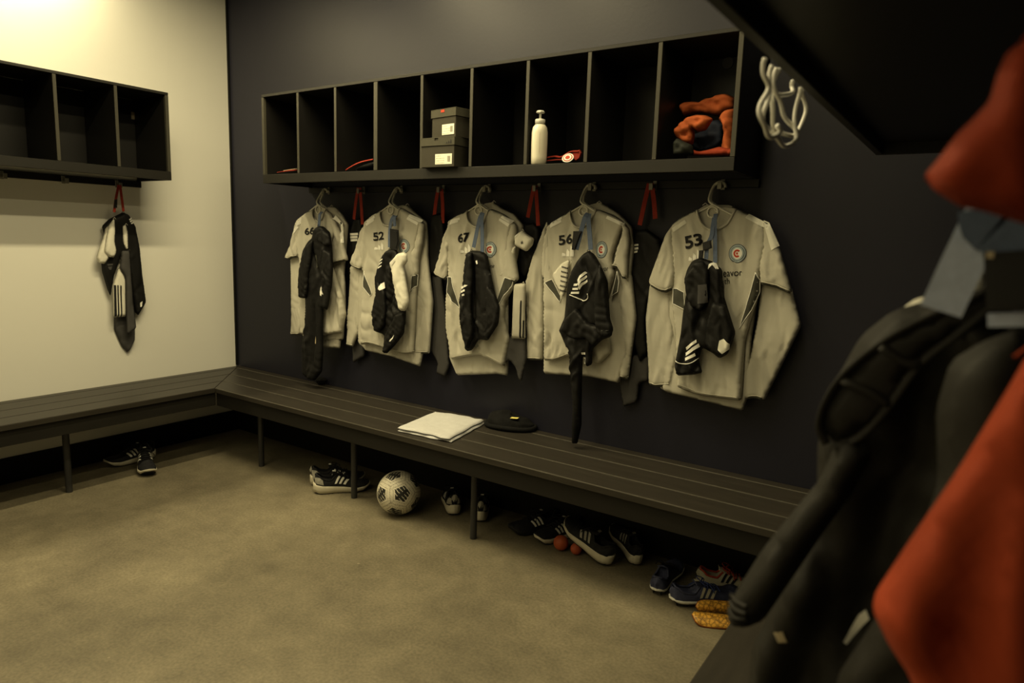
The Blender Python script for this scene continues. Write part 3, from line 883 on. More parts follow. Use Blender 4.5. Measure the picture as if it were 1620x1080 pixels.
bars(sk, Frame('y', Y_DK - .054), hsk, [Z1((578, 450), (596, 428), (606, 440), (588, 464))], M_WHITER, .012, 'cuff')
D3, hd3, _ = garment('football_shorts', 'rumpled black shorts with white side stripes hung before number sixty-seven', 'shorts', FD,
    Z34((186, 312), (205, 302), (245, 305), (265, 320), (280, 400), (292, 460), (312, 520), (306, 582), (266, 645), (232, 640), (205, 682), (185, 686), (166, 622), (160, 560), (166, 480), (176, 400)),
    .014, M_BLACK, 14.2, fold=.014, auto=(22, .013, .009, .7), lam=.035, creases=[(Z34((220, 330), (218, 480), (225, 640)), .012, -.014), (Z34((255, 540), (290, 520), (310, 500)), .01, -.01)])
bars(D3, FD, hd3, [Z34((219, 342), (224, 340), (228, 352), (222, 356))], M_STRIPE, .03, 'sports_mark')
bars(D3, FD, hd3, [Z34((193, 596), (205, 592), (207, 612), (196, 616)), Z34((205, 670), (218, 660), (222, 668), (210, 676))], M_SIDE, .03, 'size_tag')
D4, hd4, _ = garment('training_tights', 'long black tights and shorts bundle hung before number fifty-six, one leg touching the bench', 'tights', FD,
    Z34((603, 345), (625, 318), (650, 302), (672, 318), (692, 352), (722, 420), (730, 560), (743, 600), (735, 630), (700, 642), (664, 676), (662, 735), (640, 745), (627, 700), (624, 800), (622, 900), (622, 965), (606, 1037), (584, 1036), (590, 900), (580, 760), (575, 680), (556, 655), (536, 605), (556, 560), (562, 500), (568, 430), (585, 380)),
    .014, M_BLACK, 15.8, fold=.014, auto=(22, .013, .009, .7), lam=.045, creases=[(Z34((640, 330), (640, 450), (610, 600)), .014, -.014), (Z34((610, 600), (604, 760), (602, 1000)), .01, .006), (Z34((560, 640), (640, 600), (740, 590)), .012, -.012)])
bars(D4, FD, hd4, [Z4((424, 838), (440, 800), (480, 768), (494, 780), (448, 822), (432, 862)), Z4((426, 866), (450, 830), (490, 798), (497, 812), (455, 850), (436, 888)), Z4((430, 896), (455, 862), (496, 832), (500, 850), (460, 880), (440, 918)),
                   Z4((396, 868), (428, 866), (424, 884), (392, 886)), Z4((386, 902), (432, 900), (430, 918), (384, 918)), Z4((374, 934), (436, 932), (434, 950), (370, 950))], M_STRIPE, .03)
bars(D4, FD, hd4, [Z4b((316, 470), (336, 470), (338, 484), (316, 484)), Z4b((316, 504), (338, 502), (340, 544), (318, 546))], M_STRIPE, .03, 'size_tag')
bars(D4, FD, hd4, [Z4b((322, 512), (332, 512), (333, 536), (323, 537))], M_INK, .032, 'size_tag', .004)
P = spline(FD.px(Z4((362, 958), (420, 985), (470, 1008), (505, 990), (512, 950)), .03), 5)
MB().tube([FD.at(p.x, p.y, hd4(p.x, p.y) + .003) for p in P], .0022, 8).build('drawcord', M_STRIPE, D4, True)
D5, hd5, _ = garment('football_shorts', 'black shorts and vest bundle with white stripes hung before number fifty-three', 'shorts', FD,
    Z5((345, 392), (380, 378), (432, 396), (468, 428), (470, 520), (492, 590), (522, 685), (505, 735), (490, 772), (456, 790), (425, 765), (385, 745), (372, 800), (388, 848), (350, 856), (283, 860), (273, 822), (298, 690), (308, 600), (322, 520), (312, 470), (325, 425)),
    .014, M_BLACK, 16.4, fold=.014, auto=(22, .013, .009, .7), lam=.05, creases=[(Z5((400, 410), (400, 560), (350, 700)), .014, -.014), (Z5((380, 600), (440, 680), (510, 700)), .012, -.01), (Z5((360, 640), (345, 690)), .012, .012)])
bars(D5, FD, hd5, [Z5((318, 745), (362, 712), (364, 724), (320, 757)), Z5((315, 768), (372, 728), (376, 742), (317, 780)), Z5((314, 788), (360, 766), (362, 778), (316, 800))], M_STRIPE, .03)
P = spline(FD.px(Z5((276, 800), (300, 812), (340, 808), (366, 790)), .03), 5)
MB().tube([FD.at(p.x, p.y, hd5(p.x, p.y) + .002) for p in P], .0018, 8).build('piping', M_STRIPE, D5, True)
bars(D5, FD, hd5, [Z5((405, 430), (412, 405), (424, 398), (436, 402), (450, 425), (440, 425), (425, 408))], M_STRIPE, .03, 'drawcord')


def flap(th, fr, px, base, seed, part='flap', m=M_BLACK, t=.008, fold=.012, lam=.035, ang=.2):
    """another layer of the same bunched garment, lying over it"""
    o, h = cloth(part, fr, fr.px(px, base + t), t, m, th, folds=folds_fn(fold, lam, ang, seed, .5), seed=seed, rim=.005, res=.008, base=base, auto=(8, .010, .007, .8))
    return h


FL = .026
flap(D1, FD, Z1((198, 335), (165, 365), (142, 420), (132, 520), (128, 618), (150, 624), (168, 618), (176, 520), (190, 430)), FL, 81, 'sleeve')
flap(D1, FD, Z1((215, 300), (250, 285), (280, 312), (288, 360), (262, 372), (235, 350), (212, 330)), FL, 82, 'waistband')
flap(D1, FD, Z1((248, 380), (285, 400), (294, 480), (286, 560), (266, 678), (250, 660), (246, 560), (240, 460)), FL, 83, 'leg')
hx = flap(D2, FD, Z1((604, 700), (640, 690), (650, 740), (636, 795), (598, 848), (560, 890), (542, 886), (548, 800)), FL, 84, 'leg')
bars(D2, FD, hx, [Z1((580, 832), (606, 800), (600, 815), (588, 832))], M_STRIPE, .03, 'sports_mark')
hx = flap(D2, FD, Z1((488, 690), (505, 600), (512, 535), (550, 590), (556, 680), (548, 760), (520, 790), (498, 780)), FL, 85, 'leg')
bars(D2, FD, hx, [Z1((530, 552), (548, 543), (552, 572), (534, 584), (526, 578))], M_STRIPE, .03, 'crest_print')
flap(D3, FD, Z34((262, 430), (290, 465), (310, 520), (304, 580), (266, 642), (245, 630), (262, 570), (255, 500)), FL, 86, 'leg')
hx = flap(D3, FD, Z34((188, 318), (206, 306), (212, 400), (205, 520), (212, 620), (188, 682), (170, 620), (164, 560), (170, 480), (178, 400)), FL, 87, 'leg')
bars(D3, FD, hx, [Z34((165, 440), (188, 432), (200, 434), (190, 440), (166, 449)), Z34((164, 456), (187, 449), (187, 457), (164, 464)), Z34((164, 471), (186, 466), (186, 473), (165, 478))], M_STRIPE, .03)
flap(D4, FD, Z34((690, 352), (720, 420), (728, 560), (741, 600), (733, 628), (700, 640), (676, 600), (668, 500), (672, 420)), FL, 88, 'sleeve')
flap(D4, FD, Z34((560, 560), (600, 520), (650, 580), (740, 604), (700, 640), (664, 672), (640, 640), (590, 640), (540, 606)), FL, 89, 'waistband')
hx = flap(D5, FD, Z5((350, 395), (392, 392), (415, 440), (412, 560), (385, 600), (340, 580), (318, 525), (314, 470)), FL, 90, 'pocket')
bars(D5, FD, hx, [Z5((374, 490), (410, 486), (412, 562), (374, 566))], M_GREYCLOTH, .03, 'woven_tag')
hx = flap(D5, FD, Z5((425, 560), (480, 570), (520, 684), (503, 733), (488, 770), (455, 786), (425, 762), (395, 730), (405, 640)), FL, 91, 'leg')
bars(D5, FD, hx, [Z5((455, 752), (462, 715), (478, 708), (502, 730), (498, 752), (472, 770))], M_STRIPEB, .03, 'woven_patch')
# patterned pale shorts beside the tights of number 56
pp, hp, _ = garment('sports_sock', 'pale grip sock with dark dots hanging beside the tights of number fifty-six', 'sock', Frame('y', 2.7045),
    Z4((225, 790), (300, 700), (370, 668), (360, 760), (345, 870), (320, 960), (290, 1000), (285, 930), (240, 860)), .003, M_SOCK, 17.7, fold=.002, lam=.03)
for a in range(5):
    for b in range(6):
        c = Z4((306 + a * 11 - b * 3, 730 + b * 38 + a * 3))[0]
        bars(pp, Frame('y', 2.7045), hp, [[(c[0] - .7, c[1] - 1.3), (c[0] + .7, c[1] - 1.3), (c[0] + .7, c[1] + 1.3), (c[0] - .7, c[1] + 1.3)]], M_INK, .004, 'grip_dot')


# ------------------------------------------------------------------ straps
def strap(label, runs, Y, m, w=.021, buckle=None, group=None, bend=0.0, frame=None):
    """webbing laundry strap: each run a px polyline in the plane Y"""
    fr = frame or Frame('y', Y)
    A = fr.px([runs[0][0]])[0]
    t = thing('laundry_strap', label, 'strap', fr.at(A.x, A.y, 0), group=group)
    for k, r in enumerate(runs):
        P = spline(fr.px(r), 5)
        n = len(P)
        pts = [fr.at(p.x, p.y, -bend * max(0, 1 - 5.0 * i / n) + .0026 * k) for i, p in enumerate(P)]
        ribbon('hanging_loop' if k == 0 else 'webbing', pts, w, m, t, side=-fr.n)
    if buckle:
        for q in buckle:
            P = fr.px(q)
            lo = Vector((min(p.x for p in P), min(p.y for p in P))); hi = Vector((max(p.x for p in P), max(p.y for p in P)))
            c = (lo + hi) / 2; a, b = (hi - lo) / 2
            vs = []
            mb = MB()
            for h0, h1, s in ((.004, .010, 1), (.010, .013, .8)):
                V = []
                for h in (h0, h1):
                    for p in P: V.append(fr.at(c.x + (p.x - c.x) * s, c.y + (p.y - c.y) * s, h))
                n = len(P)
                mb.add(V, [tuple(range(n)), tuple(range(2 * n - 1, n - 1, -1))] + [(i, (i + 1) % n, n + (i + 1) % n, n + i) for i in range(n)])
            mb.build('buckle', M_BUCKLE, t)
    return t


YS = Y_DK - .002
strap('blue webbing strap hung from the hanger ring of number fifty-three', [Z5((438, 200), (440, 290), (441, 400)), Z5((433, 215), (428, 285), (410, 330), (405, 385))], YS, M_BLUE, .016,
      [Z5((392, 318), (425, 308), (430, 340), (395, 352)), Z5((378, 350), (396, 348), (392, 382), (376, 380))], bend=.016)
strap('blue webbing strap hung from the hanger ring of number sixty-six', [Z1b((378, 370), (374, 450), (366, 530))], YS, M_BLUE, .022, bend=.016)
strap('blue webbing strap with long black buckle hung before number fifty-two', [Z2((380, 325), (360, 450), (357, 600)), Z2((400, 330), (405, 420))], YS, M_BLUE, .02,
      [Z2((372, 440), (440, 452), (448, 560), (430, 625), (372, 612))], bend=.016)
strap('wide forked blue webbing strap hung before number sixty-seven', [Z3((482, 335), (450, 500), (415, 668)), Z3((488, 345), (500, 520), (500, 712))], YS, M_BLUE, .021, bend=.016)
strap('forked blue webbing strap with black clip hung before number fifty-six', [Z4((502, 292), (470, 400), (420, 590)), Z4((514, 300), (530, 450), (540, 592))], YS, M_BLUE, .022,
      [Z4((405, 440), (470, 440), (440, 520), (415, 595), (392, 590))], bend=.016)

# ------------------------------------------------------------------ bundles on the hooks between the shirts
F0, F1_ = Frame('y', Y_MID0), Frame('y', Y_MID1)
YR = 2.790
g1, hg, _ = garment('sweatshirt', 'black top with three white stripes hung between numbers sixty-six and fifty-two', 'top', F1_,
    Z1((398, 240), (432, 228), (446, 290), (440, 400), (420, 520), (385, 560), (370, 480), (368, 380), (380, 300)), .013, M_BLACK, 21, fold=.004)
bars(g1, F1_, hg, [Z1((386, 305), (424, 303), (424, 314), (386, 316)), Z1((386, 319), (422, 317), (422, 329), (386, 331)), Z1((387, 334), (421, 332), (421, 343), (387, 345))], M_STRIPE, .012)
garment('football_shorts', 'grey shorts with one corner hanging low between numbers sixty-six and fifty-two', 'shorts', F0,
    Z1((378, 480), (445, 480), (452, 700), (452, 905), (395, 938), (390, 850), (375, 700)), .010, M_GREYCLOTH, 22, fold=.002)
strap('red webbing strap on the hook between numbers sixty-six and fifty-two', [[(567, 297), (563, 320), (560, 347)], [(570, 297), (572, 322), (574, 355)]], YR, M_RED, .022)
g2, hg, _ = garment('sweatshirt', 'plain black top hung between numbers fifty-two and sixty-seven', 'top', F1_,
    Z1((778, 212), (832, 205), (845, 300), (838, 430), (800, 520), (768, 500), (762, 380), (765, 290)), .013, M_BLACK, 23, fold=.004)
garment('football_shorts', 'long grey shorts hanging in a point between numbers fifty-two and sixty-seven', 'shorts', F0,
    Z3b((120, -60), (200, -60), (240, 250), (268, 690), (274, 745), (235, 843), (160, 812), (172, 720), (110, 612), (98, 480), (125, 300)), .010, M_GREYCLOTH, 24, fold=.002)
strap('red webbing strap on the hook between numbers fifty-two and sixty-seven', [[(694, 296), (690, 318), (687, 343)], [(699, 299), (701, 325), (701, 353)]], YR, M_RED, .022)
g3, hg, _ = garment('sweatshirt', 'crumpled black top hung between numbers sixty-seven and fifty-six', 'top', F1_,
    Z34((398, 202), (440, 196), (466, 218), (462, 290), (440, 360), (412, 412), (388, 390), (374, 310), (380, 240)), .013, M_BLACK, 25, fold=.005, lam=.02, rough=.8)
g, hg, _ = garment('sports_sock', 'folded white sock bundle with small black mark hung between shirts sixty-seven and fifty-six', 'sock', Frame('y', 2.741),
    Z3((797, 560), (830, 530), (872, 502), (920, 545), (980, 582), (968, 645), (910, 708), (850, 680), (800, 650)), .022, M_SOCK, 26, fold=.004)
lettering('printed_mark', '66', Frame('y', 2.741), Frame('y', 2.741).px(Z3((868, 636), (890, 632), (890, 602), (868, 606)), .02), hg, M_INK, g, .03)
bars(g, Frame('y', 2.741), hg, [Z3((800, 560), (835, 532), (846, 548), (806, 580))], M_WHITER, .02, 'brim_edge')
garment('wrist_band', 'small white towelling band dangling under the folded sock bundle', 'wristband', Frame('y', 2.738), Z3((775, 655), (806, 648), (806, 740), (790, 750), (765, 740)), .014, M_SOCK, 27, fold=.003)
fw = Frame('y', 2.733)
g, hg, _ = garment('football_shorts', 'white shorts with dark side stripe hung between numbers sixty-seven and fifty-six', 'shorts', fw,
    Z3b((822, 52), (905, 40), (925, 50), (918, 300), (922, 520), (800, 516), (805, 400), (812, 200)), .012, M_JERSEY2, 28, fold=.003)
bars(g, fw, hg, [Z3b((884, 190), (894, 190), (886, 512), (870, 512)), Z3b((902, 360), (910, 360), (908, 512), (896, 512))], M_INK, .012)
garment('football_shorts', 'dark grey shorts gathered to a point between numbers sixty-seven and fifty-six', 'shorts', Frame('y', 2.7485),
    Z3b((800, 480), (922, 500), (932, 700), (906, 800), (890, 887), (860, 862), (840, 770), (790, 700), (745, 720), (770, 560)), .010, M_GREYCLOTH, 29, fold=.003)
strap('red webbing strap on the hook between numbers sixty-seven and fifty-six', [[(845, 294), (840, 318), (835, 344)], [(848, 294), (850, 322), (852, 357)]], YR, M_RED, .02)
g4, hg, _ = garment('sweatshirt', 'black track top with white shoulder stripes hung between numbers fifty-six and fifty-three', 'top', F1_,
    Z5((118, 270), (160, 262), (215, 300), (235, 380), (205, 480), (170, 560), (158, 650), (168, 765), (132, 805), (100, 700), (85, 500), (78, 380), (95, 310)), .013, M_BLACK, 31, fold=.005)
bars(g4, F1_, hg, [Z5((90, 326), (130, 323), (131, 330), (88, 336)), Z5((87, 341), (130, 336), (130, 345), (85, 352)), Z5((85, 357), (127, 350), (126, 358), (84, 367))], M_STRIPE, .012)
garment('football_shorts', 'dark grey shorts with stitched hem low between numbers fifty-six and fifty-three', 'shorts', F0,
    Z5((62, 790), (130, 770), (175, 780), (170, 880), (132, 890), (122, 968), (66, 987), (56, 930), (48, 880)), .010, M_GREYCLOTH, 32, fold=.002)
strap('red webbing strap on the hook between numbers fifty-six and fifty-three', [[(1027, 290), (1020, 320), (1012, 356)], [(1031, 290), (1035, 318), (1037, 346)]], YR, M_RED, .02)

# ------------------------------------------------------------------ bundle on the cream wall
ZL = lambda *p: zc(140, 280, 3.6, *p)
fa = Frame('x', XL + .035); fb = Frame('x', XL + .062); fc = Frame('x', XL + .008)
t, h, _ = garment('track_trousers', 'dark grey trousers end hanging lowest of the bundle on the cream wall', 'trousers', fc,
    ZL((145, 600), (250, 560), (272, 740), (268, 930), (240, 985), (222, 1000), (190, 960), (150, 870)), .02, M_GREYCLOTH, 41, fold=.004)
t, h, _ = garment('sweatshirt', 'black long-sleeved top with shoulder stripes in the bundle on the cream wall', 'top', fa,
    ZL((150, 225), (200, 200), (235, 215), (272, 280), (296, 400), (312, 560), (332, 710), (290, 790), (268, 770), (240, 600), (215, 440), (190, 450), (150, 560), (130, 680), (112, 640), (82, 540), (75, 470), (95, 330), (80, 280), (120, 240)), .022, M_BLACK, 42, fold=.004)
bars(t, fa, h, [ZL((228, 240), (250, 228), (256, 234), (232, 247)), ZL((232, 250), (255, 240), (260, 247), (236, 257)), ZL((238, 262), (260, 252), (262, 260), (242, 268))], M_STRIPE, .02)
bars(t, fa, h, [ZL((105, 495), (138, 492), (136, 502), (107, 505)), ZL((108, 510), (134, 508), (128, 528), (116, 528))], M_GREYCLOTH, .02, 'crest_print')
bars(t, fa, h, [ZL((290, 715), (304, 706), (302, 735), (292, 740))], M_STRIPE, .02, 'sports_mark')
t, h, _ = garment('football_shorts', 'white shorts with dark stripes in the bundle on the cream wall', 'shorts', fb,
    ZL((172, 520), (190, 520), (214, 560), (216, 780), (212, 795), (145, 798), (142, 700), (140, 620)), .014, M_SOCK, 43, fold=.003)
bars(t, fb, h, [ZL((146, 615), (156, 615), (160, 795), (150, 795)), ZL((162, 615), (169, 615), (174, 795), (166, 795)), ZL((178, 615), (186, 618), (190, 795), (183, 795))], M_INK, .012)
t, h, _ = garment('training_shirt', 'charcoal shirt tail in the bundle on the cream wall', 'shirt', Frame('x', XL + .082),
    ZL((190, 420), (235, 418), (246, 560), (256, 700), (275, 860), (222, 898), (216, 740), (212, 570), (180, 520)), .012, M_GREYCLOTH, 44, fold=.004)
t, h, _ = garment('sports_sock', 'white sock with long foot in the bundle on the cream wall', 'sock', fb,
    ZL((100, 290), (140, 262), (125, 380), (122, 460), (98, 495), (62, 490), (48, 460), (62, 410), (90, 340)), .018, M_SOCK, 45, fold=.003)
t, h, _ = garment('sports_sock', 'second white sock, heel overlapping the first, in the bundle on the cream wall', 'sock', Frame('x', XL + .084),
    ZL((118, 275), (150, 235), (156, 300), (152, 370), (164, 420), (150, 458), (122, 456), (92, 425), (105, 340)), .016, M_SOCK, 46, fold=.003)
t, h, _ = garment('training_shirt', 'pale shirt collar showing in the bundle on the cream wall', 'shirt', Frame('x', XL + .0605),
    ZL((195, 280), (215, 270), (228, 320), (228, 410), (215, 415), (198, 370)), .008, M_SOCK, 47, fold=.001)
strap('red webbing strap holding the bundle on the cream wall', [ZL((172, 45), (155, 130), (146, 200)), ZL((178, 45), (188, 120), (198, 196))], 0, M_RED, .014, frame=Frame('x', XL + .095),
      buckle=[ZL((145, 130), (160, 125), (158, 175), (142, 175))])

# ------------------------------------------------------------------ clothes close by, under the overhead unit
NZ = lambda *p: zc(1100, 380, 1.5427, *p)
NT = lambda *p: zc(1100, 0, 2.7, *p)
fj = Frame('y', .86)
t, h, _ = garment('hooded_jacket', 'big black jacket hanging close by beside the orange jacket', 'jacket', fj,
    NZ((480, 172), (400, 235), (335, 350), (300, 440), (292, 520), (292, 640), (262, 720), (205, 830), (160, 950), (132, 1000), (120, 1120), (110, 1260), (700, 1290), (850, 1250), (850, 300), (800, 200), (720, 118), (600, 140)),
    .03, M_BLACKS, 51, fold=.026, lam=.10, ang=.5, rim=.02, res=.014, auto=(26, .026, .016, .6),
    creases=[(NZ((330, 640), (330, 860), (250, 1150)), .02, -.03), (NZ((560, 330), (520, 560), (420, 800), (380, 1100)), .022, -.035), (NZ((600, 280), (700, 300), (800, 330)), .02, -.02), (NZ((520, 560), (620, 620)), .015, .02)])
fs = Frame('y', .808)
_, h2_ = cloth('sleeve', fs, fs.px(NZ((335, 500), (292, 600), (240, 662), (150, 772), (76, 890), (57, 930), (68, 964), (104, 973), (150, 955), (205, 875), (300, 735), (370, 640), (425, 540), (380, 490)), .03), .016, M_BLACKS, t,
               folds=folds_fn(.016, .08, -.9, 52, .5), seed=52, rim=.012, auto=(8, .012, .012, .9), creases=[(fs.px(NZ((300, 620), (330, 610))), .012, .01)])
for k in range(4):
    q = spline(fs.px(NZ((66 + k * 2, 890 + k * 16), (90, 902 + k * 16), (120, 906 + k * 15)), .03), 4)
    MB().tube([fs.at(p.x, p.y, h2_(p.x, p.y)) for p in q], .003, 8).build('cuff_rib', M_BLACKS, t, True)
_, h3_ = cloth('hood', fs, fs.px(NZ((300, 420), (370, 320), (480, 232), (620, 170), (712, 122), (722, 160), (630, 240), (545, 310), (470, 420), (400, 488), (330, 512), (300, 478)), .03), .003, M_BLACKS, t,
               folds=folds_fn(.004, .06, .8, 53, .5), seed=53, rim=.004, creases=[(fs.px(NZ((380, 310), (480, 360))), .006, -.004)])
for Q in (NZ((318, 500), (300, 455), (320, 390), (372, 320), (480, 238), (600, 178), (714, 128)), NZ((340, 508), (400, 482), (468, 410), (545, 306), (630, 238), (720, 165)), NZ((360, 345), (430, 372), (470, 400)), NZ((455, 262), (520, 300), (548, 300))):
    q = spline(fs.px(Q, .01), 6)
    MB().tube([fs.at(p.x, p.y, h3_(p.x, p.y) + .002) for p in q], .0055, 8, flat=.6).build('edge_binding', M_BLACKS, t, True)
drape('zip_pull', fj, fj.px(NZ((350, 1012), (385, 955), (402, 942), (413, 962), (380, 1000), (358, 1020)), .05), h, M_STRIPE, t, .004)
drape('care_label', fj, fj.px(NZ((186, 965), (212, 955), (222, 985), (200, 985)), .04), h, M_BRASS, t, .004)
garment('track_trousers', 'black trousers hanging under the black jacket close by', 'trousers', Frame('y', .742),
    NZ((700, 250), (800, 215), (850, 300), (850, 900), (700, 1180), (420, 1250), (330, 1250), (340, 1080), (420, 960), (520, 800), (590, 600), (585, 420), (620, 300)), .03, M_BLACKS, 54, fold=.016, lam=.07, ang=.6, rim=.02, res=.014)
fo = Frame('y', .63)
t, h, _ = garment('track_jacket', 'orange jacket hanging closest, its hem corner pointing down over the black jacket', 'jacket', fo,
    NZ((815, 280), (762, 372), (640, 570), (525, 738), (436, 872), (428, 905), (432, 932), (470, 1010), (520, 1085), (560, 1200), (640, 1260), (900, 1260), (900, 300)),
    .03, M_ORANGE, 55, fold=.018, lam=.085, ang=.55, rim=.02, res=.013,
    creases=[(NZ((800, 480), (740, 700), (690, 900), (650, 1100)), .022, -.03), (NZ((830, 560), (770, 780), (710, 980)), .018, .018), (NZ((690, 905), (730, 900)), .008, -.012)])
ft = Frame('y', .585)
t, h, _ = garment('football_shorts', 'orange shorts hanging closest, above a broad blue strap', 'shorts', ft,
    NT((1470, 120), (1404, 150), (1330, 205), (1290, 300), (1258, 415), (1190, 490), (1115, 560), (1042, 658), (968, 745), (1008, 800), (1132, 880), (1240, 900), (1404, 952), (1500, 985), (1540, 700), (1540, 200)),
    .03, M_ORANGE2, 56, fold=.014, lam=.07, ang=.3, rim=.016, res=.011,
    creases=[(NT((1250, 420), (1190, 640), (1130, 860)), .014, .016), (NT((1260, 440), (1240, 640), (1220, 880)), .014, -.02), (NT((1240, 430), (1330, 300), (1380, 200)), .012, -.014)])
t, h, _ = garment('cotton_towel', 'crumpled white towel tucked behind the black jacket collar', 'towel', Frame('y', .885),
    NZ((488, 178), (540, 140), (600, 135), (640, 98), (690, 62), (720, 90), (730, 140), (620, 200), (500, 210)), .012, M_SOCK, 57, fold=.004)
fk = Frame('y', .735)
kb = strap('broad ribbed blue webbing strap with black buckle above the black jacket', [[(1574, 312), (1546, 370), (1519, 425), (1488, 492)]], 0, M_BLUEN, .034, frame=fk,
           buckle=[[(1556, 400), (1660, 392), (1660, 492), (1560, 490)]])
ribbon('webbing', [fk.at(p.x, p.y, .006) for p in spline(fk.px([(1556, 330), (1568, 366), (1640, 372), (1665, 372)]), 4)], .038, M_BLUE, kb, side=-fk.n)
ribbon('webbing', [fk.at(p.x, p.y, .004) for p in spline(fk.px([(1562, 506), (1610, 505), (1660, 505)]), 4)], .012, M_BLUEN, kb, side=-fk.n)
MB().box(tuple(fk.at(fk.px([(1560, 404)])[0].x, fk.px([(1560, 408)])[0].y, .016)), tuple(fk.at(fk.px([(1572, 404)])[0].x, fk.px([(1572, 398)])[0].y, .0135))).build('buckle_pin', M_BRASS, kb)

# ---- white hangers hooked over the edge of the overhead unit
fh = Frame('-x', XR - .001 - .378)


def loose(label, runs, out, r=.0035):
    A = fh.px([runs[0][0]], out)[0]
    t = thing('clothes_hanger', label, 'hanger', fh.at(A.x, A.y, out), group='spare white hangers')
    for k, q in enumerate(runs):
        P = spline(fh.px(q, out), 6)
        MB().tube([fh.at(p.x, p.y, out + .003 * math.sin(i * .4)) for i, p in enumerate(P)], r if k else r * 1.1, 10).build('hanging_bar' if k == 0 else 'hook', M_HANGB, t, True)
    return t


loose('spare white hanger with a wide loop, outermost on the overhead unit edge', [[(1211, 92), (1211, 118), (1213, 140), (1206, 165), (1204, 188), (1211, 208), (1223, 217), (1231, 210), (1230, 198)]], .008)
loose('spare white hanger, long loop reaching lowest of the bunch', [[(1222, 103), (1219, 132), (1212, 158), (1209, 185), (1218, 208), (1232, 224), (1246, 231), (1256, 222), (1259, 200), (1262, 165), (1264, 138)]], .018)
loose('spare white hanger with its open hook turned up, in the bunch', [[(1229, 108), (1226, 138), (1232, 162), (1242, 182), (1254, 200), (1260, 212)], [(1255, 128), (1255, 138), (1250, 147), (1240, 150), (1231, 149)]], .028)
loose('spare white hanger with inner loop, innermost on the overhead unit edge', [[(1233, 110), (1222, 142), (1220, 175), (1226, 200), (1240, 212), (1254, 214), (1266, 205), (1272, 180), (1273, 158), (1270, 143)]], .038)

# ------------------------------------------------------------------ shoes
def interp(xs, ys, x):
    if x <= xs[0]: return ys[0]
    for i in range(1, len(xs)):
        if x <= xs[i]:
            t = (x - xs[i - 1]) / (xs[i] - xs[i - 1]); t = t * t * (3 - 2 * t) * .5 + t * .5
            return ys[i - 1] + (ys[i] - ys[i - 1]) * t
    return ys[-1]


